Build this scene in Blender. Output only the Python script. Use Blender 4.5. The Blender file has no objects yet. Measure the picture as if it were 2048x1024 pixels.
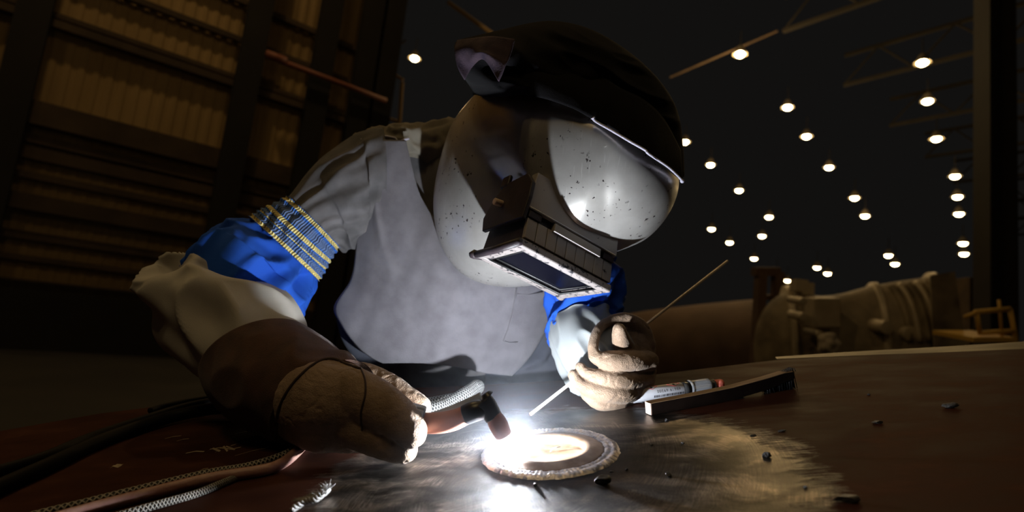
import bpy, bmesh, math, random
from mathutils import Vector, Matrix, noise
random.seed(7)
C = bpy.context.scene.collection
SC = bpy.context.scene
V = Vector
PI = math.pi

# ------------------------------------------------------------------ camera
F = 1100.0                                   # focal length in pixels of a 2048 px wide frame
CAM_POS = V((0, 0, 1.1))
upc = V((941, 8190, -1100)).normalized()     # the hall's vertical, seen from the camera
fwd = V((0, 0, -1)); fwd = (fwd - upc * fwd.dot(upc)).normalized()
xw = fwd.cross(upc)
C2W = Matrix((xw, fwd, upc))                 # camera axes -> world axes
cam_d = bpy.data.cameras.new('camera')
cam = bpy.data.objects.new('camera', cam_d); C.objects.link(cam)
cam.matrix_world = Matrix.Translation(CAM_POS) @ C2W.to_4x4()
cam_d.sensor_width = 36.0
cam_d.lens = F / 2048 * 36
cam_d.clip_start = 0.01; cam_d.clip_end = 400
cam_d.dof.use_dof = True
cam_d.dof.focus_distance = 0.64
cam_d.dof.aperture_fstop = 4.2
SC.camera = cam

# ------------------------------------------------------------------ world, exposure
w = bpy.data.worlds.new('night_hall'); SC.world = w; w.use_nodes = True
w.node_tree.nodes['Background'].inputs[0].default_value = (1.0, 0.93, 0.86, 1)
w.node_tree.nodes['Background'].inputs[1].default_value = 0.0056
SC.view_settings.view_transform = 'Standard'
SC.view_settings.look = 'None'
SC.view_settings.gamma = 1
SC.view_settings.use_curve_mapping = False
SC.view_settings.exposure = 0.0
ARC_POWER = 11000.0       # radiance of the small arc
SODIUM = (1.0, 0.66, 0.28)
LAMP_W = 170.0           # each hall lamp that carries its own light

def cv(p):               # camera coordinates -> world
    return C2W @ V(p) + CAM_POS
def at(px, py, d):       # pixel and depth -> world
    return cv(((px - 1024) / F * d, -(py - 512) / F * d, -d))
# steel plate frame: tilted, as it lies on its supports
nP = V((-0.07, 1, 0)).normalized()
xP = V((1, 0, 0)); xP = (xP - nP * xP.dot(nP)).normalized()
yP = nP.cross(xP)
H0 = 0.2
def plate_cam(px, py):
    r = V(((px - 1024) / F, -(py - 512) / F, -1))
    return r * (-H0 / r.dot(nP))
W0 = plate_cam(1100, 903)
PLM = Matrix.Translation(cv(W0)) @ (C2W @ Matrix((xP, yP, nP)).transposed()).to_4x4()
def onp(px, py):         # pixel -> plate coordinates (x, y)
    q = plate_cam(px, py) - W0
    return (q.dot(xP), q.dot(yP))
def P3(px, py, z=0.0):   # pixel on the plate, lifted by z -> world
    x, y = onp(px, py)
    return PLM @ V((x, y, z))
UPW = (C2W @ nP)
def wp(x, y, z=0.0): return PLM @ V((x, y, z))

# ------------------------------------------------------------------ materials
def lin(c):
    return tuple((v / 12.92 if v <= .04045 else ((v + .055) / 1.055) ** 2.4) for v in c)
def mat(name, c1, c2=None, rough=.6, metal=0, scale=20, bump=0, bscale=None, detail=6, spec=.5, emit=None, estr=0, stretch=None, ramp=(.35, .65), sheen=0):
    m = bpy.data.materials.new(name); m.use_nodes = True
    nt = m.node_tree; b = nt.nodes['Principled BSDF']
    b.inputs['Roughness'].default_value = rough; b.inputs['Metallic'].default_value = metal
    b.inputs['Specular IOR Level'].default_value = spec
    b.inputs['Sheen Weight'].default_value = sheen
    b.inputs['Base Color'].default_value = (*c1, 1)
    tc = nt.nodes.new('ShaderNodeTexCoord'); mp = nt.nodes.new('ShaderNodeMapping')
    nt.links.new(tc.outputs['Object'], mp.inputs[0])
    if stretch: mp.inputs['Scale'].default_value = stretch
    if c2:
        n = nt.nodes.new('ShaderNodeTexNoise'); n.inputs['Scale'].default_value = scale; n.inputs['Detail'].default_value = detail
        nt.links.new(mp.outputs[0], n.inputs[0])
        r = nt.nodes.new('ShaderNodeValToRGB'); r.color_ramp.elements[0].position = ramp[0]; r.color_ramp.elements[1].position = ramp[1]
        r.color_ramp.elements[0].color = (*c1, 1); r.color_ramp.elements[1].color = (*c2, 1)
        nt.links.new(n.outputs[0], r.inputs[0]); nt.links.new(r.outputs[0], b.inputs['Base Color'])
    if bump:
        n = nt.nodes.new('ShaderNodeTexNoise'); n.inputs['Scale'].default_value = bscale or scale * 6; n.inputs['Detail'].default_value = 5
        nt.links.new(mp.outputs[0], n.inputs[0])
        bp = nt.nodes.new('ShaderNodeBump'); bp.inputs['Strength'].default_value = bump; bp.inputs['Distance'].default_value = .002
        nt.links.new(n.outputs[0], bp.inputs['Height']); nt.links.new(bp.outputs[0], b.inputs['Normal'])
    if emit:
        b.inputs['Emission Color'].default_value = (*emit, 1); b.inputs['Emission Strength'].default_value = estr
    return m
M = {}
M['suede'] = mat('grey_suede', (.145, .136, .15), (.185, .176, .192), .95, scale=40, bump=.35, bscale=700, sheen=.15)
M['jacket'] = mat('grey_cotton', (.09, .085, .085), (.15, .14, .142), .95, scale=30, bump=.25, bscale=900)
M['khaki'] = mat('khaki_cotton', (.42, .39, .34), (.5, .47, .41), .9, scale=12, bump=.15, bscale=900)
M['palecuff'] = mat('arc_pale_khaki', (.24, .26, .265), (.31, .33, .335), .9, scale=15, bump=.15, bscale=900)  # khaki cuff; the arc's light is put into the pale blue-grey
M['blue'] = mat('royal_blue_cotton', (.012, .07, .42), (.018, .10, .52), .85, scale=15, bump=.2, bscale=1200, spec=.2)
M['black'] = mat('black_cotton', (.004, .0037, .0042), (.008, .0072, .0082), .95, spec=.08, sheen=.05, scale=18, bump=.3, bscale=900)
M['purple'] = mat('dusty_purple_cotton', (.030, .017, .032), (.06, .036, .05), .9, scale=60, bump=.4, bscale=600)
M['piping'] = mat('lilac_white_cord', (.55, .52, .62), None, .8, bump=.3, bscale=900)
M['trouser'] = mat('dark_blue_grey_cotton', (.05, .055, .075), (.075, .08, .10), .9, scale=20)
M['boot'] = mat('black_boot_leather', (.015, .013, .012), None, .5)
M['skin'] = mat('skin', (.5, .3, .22), (.55, .34, .25), .6, scale=30)
M['cuffsuede'] = mat('dark_brown_suede', (.045, .02, .012), (.075, .033, .02), .95, scale=40, bump=.4, bscale=800, sheen=.1)
M['welt'] = mat('dark_leather_welt', (.03, .014, .01), None, .8)
M['plain_strap'] = mat('dark_strap', (.02, .018, .018), None, .8)  # even dark tone
M['darkmetal'] = mat('dark_chipped_paint', (.022, .015, .018), (.035, .024, .028), .5, scale=60, bump=.2, bscale=500)
M['lens'] = mat('welding_glass', (.003, .003, .006), None, .2, spec=.02)
M['gasket'] = mat('black_rubber', (.01, .01, .01), None, .5)
M['steelrod'] = mat('bright_rod_steel', (.75, .66, .55), None, .5, metal=.6)
M['copper'] = mat('copper_sleeve', (.42, .17, .12), (.5, .22, .16), .45, scale=20)
M['blackplastic'] = mat('black_torch_rubber', (.012, .012, .014), None, .35)
M['cup'] = mat('pink_ceramic', (.26, .11, .09), None, .5)
M['greyplastic'] = mat('grey_blue_plastic', (.28, .31, .38), None, .35)
M['cable'] = mat('black_cable_rubber', (.005, .0045, .004), (.008, .007, .006), .6, scale=30, spec=.12)
M['fiber'] = mat('white_fibre', (.25, .24, .225), None, .8)
M['wood'] = mat('brown_wood', (.20, .12, .06), (.30, .18, .09), .7, scale=25, stretch=(.2, 3, 3), bump=.15, bscale=120)
M['woodend'] = mat('pale_wood_end', (.62, .46, .36), None, .8)  # sawn end of the brush, arc light put into the pale tone
M['wooddark'] = mat('shaded_wood_side', (.007, .004, .003), (.012, .007, .005), .8, scale=40, spec=.05)  # shade on the brush side put into the near-black colour
M['bristle'] = mat('black_wire', (.012, .012, .013), None, .4, metal=.4)
M['label'] = mat('white_label', (.62, .63, .68), None, .5)
M['ink'] = mat('black_ink', (.01, .01, .012), None, .5)
M['redink'] = mat('red_ink', (.5, .03, .04), None, .5)
M['alu'] = mat('ribbed_aluminium', (.5, .52, .56), None, .3, metal=.6)
M['darkalu'] = mat('dark_plastic', (.03, .03, .03), None, .3)
M['orange'] = mat('orange_marker_tip', (.75, .10, .05), (.8, .2, .15), .6, scale=120)
M['slag'] = mat('grey_slag', (.02, .021, .023), (.055, .055, .058), .42, scale=160, bump=.4, bscale=500, spec=.5)
M['bead'] = None
M['hose'] = mat('dusty_pink_hose', (.26, .12, .10), (.33, .19, .15), .42, scale=60, bump=.5, bscale=160)
M['frame_dark'] = mat('dark_painted_steel', (.007, .005, .004), (.011, .008, .006), .8, scale=2)
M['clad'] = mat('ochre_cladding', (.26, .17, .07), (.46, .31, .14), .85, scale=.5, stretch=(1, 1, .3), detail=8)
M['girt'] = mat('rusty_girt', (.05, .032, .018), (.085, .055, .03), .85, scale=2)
M['redpipe'] = mat('red_painted_pipe', (.30, .10, .06), None, .6)
M['concrete'] = mat('hall_concrete', (.014, .012, .010), (.024, .02, .016), .9, scale=1.2)
M['vessel'] = mat('brown_primer_vessel', (.085, .048, .03), (.12, .07, .045), .75, scale=1.5)
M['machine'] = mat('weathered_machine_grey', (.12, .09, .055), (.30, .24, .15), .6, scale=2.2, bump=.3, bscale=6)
M['machine_lit'] = mat('lit_steel_tone', (.42, .35, .24), (.55, .47, .34), .4, metal=.15, scale=3)  # brightened machine tone, lamp light and glints put into the colour
M['yellow'] = mat('yellow_rail_paint', (.55, .33, .05), None, .6)
M['lamp_shell'] = mat('lamp_reflector', (.12, .10, .07), None, .5)
M['bulb'] = mat('sodium_bulb', (1, .9, .7), None, .5, emit=(1.0, .76, .40), estr=30)
M['roofdark'] = mat('dark_roof_steel', (.009, .007, .005), (.014, .011, .008), .9, scale=1)  # near-black tone for trusses and lamp hangers
M['chalk'] = mat('chalk_mark', (.30, .24, .16), (.38, .31, .2), .9, scale=200)

def nodes_of(m): return m.node_tree, m.node_tree.nodes['Principled BSDF']
def N(nt, t, **kw):
    n = nt.nodes.new(t)
    for k, v in kw.items(): setattr(n, k, v)
    return n
def math_n(nt, op, a, b=None, clamp=False):
    n = N(nt, 'ShaderNodeMath', operation=op); n.use_clamp = clamp
    for i, x in enumerate((a, b)):
        if x is None: continue
        if isinstance(x, (int, float)): n.inputs[i].default_value = x
        else: nt.links.new(x, n.inputs[i])
    return n.outputs[0]
def ramp_n(nt, src, stops, interp='LINEAR'):
    r = N(nt, 'ShaderNodeValToRGB'); r.color_ramp.interpolation = interp
    el = r.color_ramp.elements
    while len(el) < len(stops): el.new(.5)
    for e, (p, c) in zip(el, stops): e.position = p; e.color = (*c, 1) if len(c) == 3 else c
    nt.links.new(src, r.inputs[0]); return r.outputs[0]
def noise_n(nt, vec, scale, detail=5, rough=.5, dist=0):
    n = N(nt, 'ShaderNodeTexNoise'); n.inputs['Scale'].default_value = scale; n.inputs['Detail'].default_value = detail
    n.inputs['Roughness'].default_value = rough; n.inputs['Distortion'].default_value = dist
    nt.links.new(vec, n.inputs[0]); return n.outputs[0]
def mapping(nt, vec, scale=(1, 1, 1), loc=(0, 0, 0), rot=(0, 0, 0)):
    m = N(nt, 'ShaderNodeMapping'); m.inputs['Scale'].default_value = scale; m.inputs['Location'].default_value = loc; m.inputs['Rotation'].default_value = rot
    nt.links.new(vec, m.inputs[0]); return m.outputs[0]
def mix_c(nt, f, a, b):
    n = N(nt, 'ShaderNodeMix', data_type='RGBA')
    for s, x in ((0, f), (6, a), (7, b)):
        if isinstance(x, (int, float)): n.inputs[s].default_value = x
        elif isinstance(x, tuple): n.inputs[s].default_value = (*x, 1)
        else: nt.links.new(x, n.inputs[s])
    return n.outputs[2]
def mix_f(nt, f, a, b):
    n = N(nt, 'ShaderNodeMix', data_type='FLOAT')
    for s, x in ((0, f), (2, a), (3, b)):
        if isinstance(x, (int, float)): n.inputs[s].default_value = x
        else: nt.links.new(x, n.inputs[s])
    return n.outputs[0]

def plate_material():
    m = bpy.data.materials.new('rusted_plate_with_ground_patch'); m.use_nodes = True
    nt, b = nodes_of(m)
    co = N(nt, 'ShaderNodeTexCoord').outputs['Object']
    sep = N(nt, 'ShaderNodeSeparateXYZ'); nt.links.new(co, sep.inputs[0])
    x, y = sep.outputs[0], sep.outputs[1]
    dx = math_n(nt, 'DIVIDE', math_n(nt, 'ADD', x, -.006), 1.16)
    dy = math_n(nt, 'ADD', y, .045)
    r = math_n(nt, 'SQRT', math_n(nt, 'ADD', math_n(nt, 'MULTIPLY', dx, dx), math_n(nt, 'MULTIPLY', dy, dy)))
    ang = math_n(nt, 'ARCTAN2', dy, dx)
    # polar vector: grinding marks run around
    comb = N(nt, 'ShaderNodeCombineXYZ'); nt.links.new(math_n(nt, 'MULTIPLY', ang, .5), comb.inputs[0]); nt.links.new(math_n(nt, 'MULTIPLY', r, 60), comb.inputs[1])
    # swirl arcs centred off the weld, as left by a disc grinder
    def swirl(cx, cy, k):
        a = math_n(nt, 'ADD', x, -cx); c = math_n(nt, 'ADD', y, -cy)
        rr = math_n(nt, 'SQRT', math_n(nt, 'ADD', math_n(nt, 'MULTIPLY', a, a), math_n(nt, 'MULTIPLY', c, c)))
        an = math_n(nt, 'ARCTAN2', c, a)
        q = N(nt, 'ShaderNodeCombineXYZ'); nt.links.new(math_n(nt, 'MULTIPLY', an, 1.2), q.inputs[0]); nt.links.new(math_n(nt, 'MULTIPLY', rr, k), q.inputs[1])
        return noise_n(nt, q.outputs[0], 6, 6, .7)
    s1 = swirl(.03, -.10, 110); s2 = swirl(-.16, .05, 90)
    big = noise_n(nt, co, 14, 3)
    sw = mix_f(nt, ramp_n(nt, big, [(.42, (0, 0, 0)), (.58, (1, 1, 1))]), s1, s2)
    edge = noise_n(nt, co, 20, 8, .65)
    streak = noise_n(nt, mapping(nt, co, (25, 160, 1), rot=(0, 0, .25)), 1, 6, .7)
    rr = math_n(nt, 'ADD', math_n(nt, 'ADD', r, math_n(nt, 'MULTIPLY', math_n(nt, 'ADD', edge, -.5), .09)), math_n(nt, 'MULTIPLY', math_n(nt, 'ADD', streak, -.5), .07))
    mask = ramp_n(nt, rr, [(.182, (1, 1, 1)), (.2, (0, 0, 0))])
    # colours
    rustn = noise_n(nt, mapping(nt, co, (1, 2.2, 1)), 9, 9, .65)
    rust = ramp_n(nt, rustn, [(.3, (.026, .009, .006)), (.55, (.047, .017, .010)), (.72, (.08, .033, .019))])
    steel = ramp_n(nt, sw, [(.3, (.035, .033, .031)), (.5, (.14, .128, .118)), (.72, (.33, .30, .27))])
    wv = N(nt, 'ShaderNodeVectorMath', operation='ADD')
    wob = N(nt, 'ShaderNodeTexNoise'); wob.inputs['Scale'].default_value = 7; nt.links.new(co, wob.inputs[0])
    wsc = N(nt, 'ShaderNodeVectorMath', operation='SCALE'); wsc.inputs['Scale'].default_value = .12; nt.links.new(wob.outputs['Color'], wsc.inputs[0])
    nt.links.new(co, wv.inputs[0]); nt.links.new(wsc.outputs[0], wv.inputs[1])
    smear = noise_n(nt, mapping(nt, wv.outputs[0], (1, 2.0, 1), rot=(0, 0, .5)), 15, 5, .6)
    sm = N(nt, 'ShaderNodeMix', data_type='RGBA', blend_type='MULTIPLY'); sm.inputs[0].default_value = 1
    nt.links.new(steel, sm.inputs[6]); nt.links.new(ramp_n(nt, smear, [(.40, (.16, .155, .15)), (.52, (.6, .58, .56)), (.62, (1.6, 1.5, 1.4))]), sm.inputs[7]); steel = sm.outputs[2]
    heat = ramp_n(nt, math_n(nt, 'ADD', r, math_n(nt, 'MULTIPLY', math_n(nt, 'ADD', edge, -.5), .08)), [(.07, (.14, .10, .07)), (.125, (1, 1, 1))])  # brown heat tint, darkened further to hold down the arc's glare
    hm = N(nt, 'ShaderNodeMix', data_type='RGBA', blend_type='MULTIPLY'); hm.inputs[0].default_value = .9
    nt.links.new(steel, hm.inputs[6]); nt.links.new(heat, hm.inputs[7])
    nt.links.new(mix_c(nt, mask, rust, hm.outputs[2]), b.inputs['Base Color'])
    nt.links.new(mix_f(nt, mask, 0.0, .88), b.inputs['Metallic'])
    rg = ramp_n(nt, rustn, [(.3, (.5, .5, .5)), (.7, (.72, .72, .72))])
    nt.links.new(mix_f(nt, mask, rg, mix_f(nt, ramp_n(nt, r, [(.10, (1, 1, 1)), (.16, (0, 0, 0))]), mix_f(nt, sw, .22, .42), .68)), b.inputs['Roughness'])
    nt.links.new(mix_f(nt, mask, .045, .5), b.inputs['Specular IOR Level'])
    # specks of spatter and grain
    fine = noise_n(nt, co, 900, 3, .6)
    und = math_n(nt, 'MULTIPLY', math_n(nt, 'MULTIPLY', noise_n(nt, mapping(nt, co, (1, 1.6, 1)), 13, 2, .4), mask), 9.0)
    hgt = math_n(nt, 'ADD', math_n(nt, 'ADD', und, math_n(nt, 'MULTIPLY', fine, .35)), math_n(nt, 'MULTIPLY', mix_f(nt, mask, rustn, sw), 1.0))
    bp = N(nt, 'ShaderNodeBump'); bp.inputs['Strength'].default_value = .32; bp.inputs['Distance'].default_value = .0012
    nt.links.new(hgt, bp.inputs['Height']); nt.links.new(bp.outputs[0], b.inputs['Normal'])
    return m
M['plate'] = plate_material()

def bead_material():
    m = bpy.data.materials.new('rippled_weld_metal'); m.use_nodes = True
    nt, b = nodes_of(m)
    co = N(nt, 'ShaderNodeTexCoord').outputs['Object']
    n1 = noise_n(nt, co, 90, 5)
    nt.links.new(ramp_n(nt, n1, [(.3, (.30, .28, .30)), (.5, (.55, .52, .52)), (.7, (.62, .5, .38))]), b.inputs['Base Color'])
    b.inputs['Metallic'].default_value = .9; b.inputs['Roughness'].default_value = .32
    bp = N(nt, 'ShaderNodeBump'); bp.inputs['Strength'].default_value = .5; bp.inputs['Distance'].default_value = .001
    nt.links.new(noise_n(nt, co, 500, 4), bp.inputs['Height']); nt.links.new(bp.outputs[0], b.inputs['Normal'])
    return m
M['bead'] = bead_material()
M['heat'] = mat('heat_tinted_steel', (.12, .065, .03), (.26, .18, .12), .5, metal=.85, scale=45)

def shell_material():
    m = bpy.data.materials.new('scuffed_silver_shell'); m.use_nodes = True
    nt, b = nodes_of(m)
    co = N(nt, 'ShaderNodeTexCoord').outputs['Object']
    n1 = noise_n(nt, co, 14, 8, .6)
    base = ramp_n(nt, n1, [(.3, (.42, .40, .37)), (.6, (.56, .54, .51)), (.75, (.48, .44, .38))])
    # chips: small sparse dark specks
    ch = noise_n(nt, mapping(nt, co, (1, 1, 1)), 190, 2, .5)
    zone = noise_n(nt, co, 16, 2)
    chip = math_n(nt, 'MULTIPLY', ramp_n(nt, ch, [(.665, (0, 0, 0)), (.68, (1, 1, 1))]), ramp_n(nt, zone, [(.48, (0, 0, 0)), (.55, (1, 1, 1))]))
    def scr(rot, s):
        v = mapping(nt, co, (s, s * .04, s * .1), rot=rot)
        return ramp_n(nt, noise_n(nt, v, 1, 2, .5), [(.67, (0, 0, 0)), (.70, (1, 1, 1))])
    sc = math_n(nt, 'MAXIMUM', scr((.3, .5, .6), 260), math_n(nt, 'MAXIMUM', scr((.9, -.4, -.7), 300), scr((.2, 1.2, 1.5), 220)))
    sc = math_n(nt, 'MULTIPLY', sc, ramp_n(nt, noise_n(nt, co, 11, 2), [(.45, (0, 0, 0)), (.6, (1, 1, 1))]))
    c = mix_c(nt, math_n(nt, 'MULTIPLY', sc, .5), base, (.75, .73, .7))
    nt.links.new(mix_c(nt, chip, c, (.03, .02, .02)), b.inputs['Base Color'])
    b.inputs['Metallic'].default_value = .55
    nt.links.new(mix_f(nt, n1, .30, .34), b.inputs['Roughness'])
    bp = N(nt, 'ShaderNodeBump'); bp.inputs['Strength'].default_value = .06; bp.inputs['Distance'].default_value = .001
    nt.links.new(math_n(nt, 'SUBTRACT', noise_n(nt, co, 30, 6), sc), bp.inputs['Height']); nt.links.new(bp.outputs[0], b.inputs['Normal'])
    return m
M['shell'] = shell_material()

def chipped(name, c1, dark, sc=90, thr=.56, rough=.5):
    m = bpy.data.materials.new(name); m.use_nodes = True
    nt, b = nodes_of(m)
    co = N(nt, 'ShaderNodeTexCoord').outputs['Object']
    ch = ramp_n(nt, noise_n(nt, co, sc, 7, .7), [(thr, (0, 0, 0)), (thr + .02, (1, 1, 1))])
    nt.links.new(mix_c(nt, ch, c1, dark), b.inputs['Base Color'])
    b.inputs['Roughness'].default_value = rough
    bp = N(nt, 'ShaderNodeBump'); bp.inputs['Strength'].default_value = .3; bp.inputs['Distance'].default_value = .0006
    bp.invert = True
    nt.links.new(ch, bp.inputs['Height']); nt.links.new(bp.outputs[0], b.inputs['Normal'])
    return m
M['creamframe'] = chipped('cream_paint_chipped_to_black', (.24, .21, .20), (.02, .018, .022), 130, .55)
M['slat'] = chipped('worn_grey_slat', (.36, .33, .31), (.03, .026, .028), 70, .64)

def leather_material(name, a, c, dark):
    m = bpy.data.materials.new(name); m.use_nodes = True
    nt, b = nodes_of(m)
    co = N(nt, 'ShaderNodeTexCoord').outputs['Object']
    n1 = noise_n(nt, co, 28, 6, .6)
    nt.links.new(ramp_n(nt, n1, [(.28, dark), (.45, a), (.7, c)]), b.inputs['Base Color'])
    b.inputs['Roughness'].default_value = .72; b.inputs['Sheen Weight'].default_value = .1
    vo = N(nt, 'ShaderNodeTexVoronoi', feature='DISTANCE_TO_EDGE'); vo.inputs['Scale'].default_value = 420; nt.links.new(co, vo.inputs[0])
    wr = noise_n(nt, mapping(nt, co, (1, 1, 1.6)), 90, 5, .6, .6)
    h = math_n(nt, 'ADD', math_n(nt, 'MULTIPLY', math_n(nt, 'MINIMUM', vo.outputs[0], .3), .8), math_n(nt, 'MULTIPLY', wr, 1.6))
    bp = N(nt, 'ShaderNodeBump'); bp.inputs['Strength'].default_value = .55; bp.inputs['Distance'].default_value = .0016
    nt.links.new(h, bp.inputs['Height']); nt.links.new(bp.outputs[0], b.inputs['Normal'])
    return m
M['leather'] = leather_material('tan_glove_leather', (.21, .14, .09), (.28, .195, .13), (.14, .09, .052))

def band_material():
    m = bpy.data.materials.new('yellow_and_blue_knit'); m.use_nodes = True
    nt, b = nodes_of(m)
    uv = N(nt, 'ShaderNodeTexCoord').outputs['UV']
    sep = N(nt, 'ShaderNodeSeparateXYZ'); nt.links.new(uv, sep.inputs[0])
    B = (.04, .17, .62); Y = (.95, .78, .28); G = (.14, .22, .42)
    st = ramp_n(nt, sep.outputs[1], [(0, B), (.03, Y), (.13, B), (.18, G), (.34, B), (.37, Y), (.46, B), (.50, G), (.60, Y), (.66, B), (.72, G), (.84, B), (.86, Y), (.97, B)], 'CONSTANT')
    wv = math_n(nt, 'SINE', math_n(nt, 'MULTIPLY', sep.outputs[0], 2 * PI * 96))
    dark = ramp_n(nt, math_n(nt, 'ADD', math_n(nt, 'MULTIPLY', wv, .5), .5), [(.2, (.18, .17, .2)), (.55, (1, 1, 1))])
    mm = N(nt, 'ShaderNodeMix', data_type='RGBA', blend_type='MULTIPLY'); mm.inputs[0].default_value = .55
    nt.links.new(st, mm.inputs[6]); nt.links.new(dark, mm.inputs[7]); nt.links.new(mm.outputs[2], b.inputs['Base Color'])
    b.inputs['Roughness'].default_value = .9
    bp = N(nt, 'ShaderNodeBump'); bp.inputs['Strength'].default_value = .8; bp.inputs['Distance'].default_value = .0015
    nt.links.new(wv, bp.inputs['Height']); nt.links.new(bp.outputs[0], b.inputs['Normal'])
    return m
M['band'] = band_material()
def braid_material(name, light, dark, ku, kv):
    m = bpy.data.materials.new(name); m.use_nodes = True
    nt, b = nodes_of(m)
    uv = N(nt, 'ShaderNodeTexCoord').outputs['UV']
    sep = N(nt, 'ShaderNodeSeparateXYZ'); nt.links.new(uv, sep.inputs[0])
    a = math_n(nt, 'SINE', math_n(nt, 'MULTIPLY', math_n(nt, 'ADD', math_n(nt, 'MULTIPLY', sep.outputs[0], ku), math_n(nt, 'MULTIPLY', sep.outputs[1], kv)), 2 * PI))
    c = math_n(nt, 'SINE', math_n(nt, 'MULTIPLY', math_n(nt, 'SUBTRACT', math_n(nt, 'MULTIPLY', sep.outputs[0], ku), math_n(nt, 'MULTIPLY', sep.outputs[1], kv)), 2 * PI))
    h = math_n(nt, 'MAXIMUM', a, c)
    nt.links.new(ramp_n(nt, h, [(.2, dark), (.75, light)]), b.inputs['Base Color']); b.inputs['Roughness'].default_value = .7
    bp = N(nt, 'ShaderNodeBump'); bp.inputs['Strength'].default_value = .9; bp.inputs['Distance'].default_value = .001
    nt.links.new(h, bp.inputs['Height']); nt.links.new(bp.outputs[0], b.inputs['Normal'])
    return m
M['braid'] = braid_material('grey_braided_sleeve', (.26, .26, .25), (.04, .04, .04), 7, 12)
M['braid_dark'] = braid_material('beige_braid', (.36, .33, .28), (.015, .014, .012), 4, 70)

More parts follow.
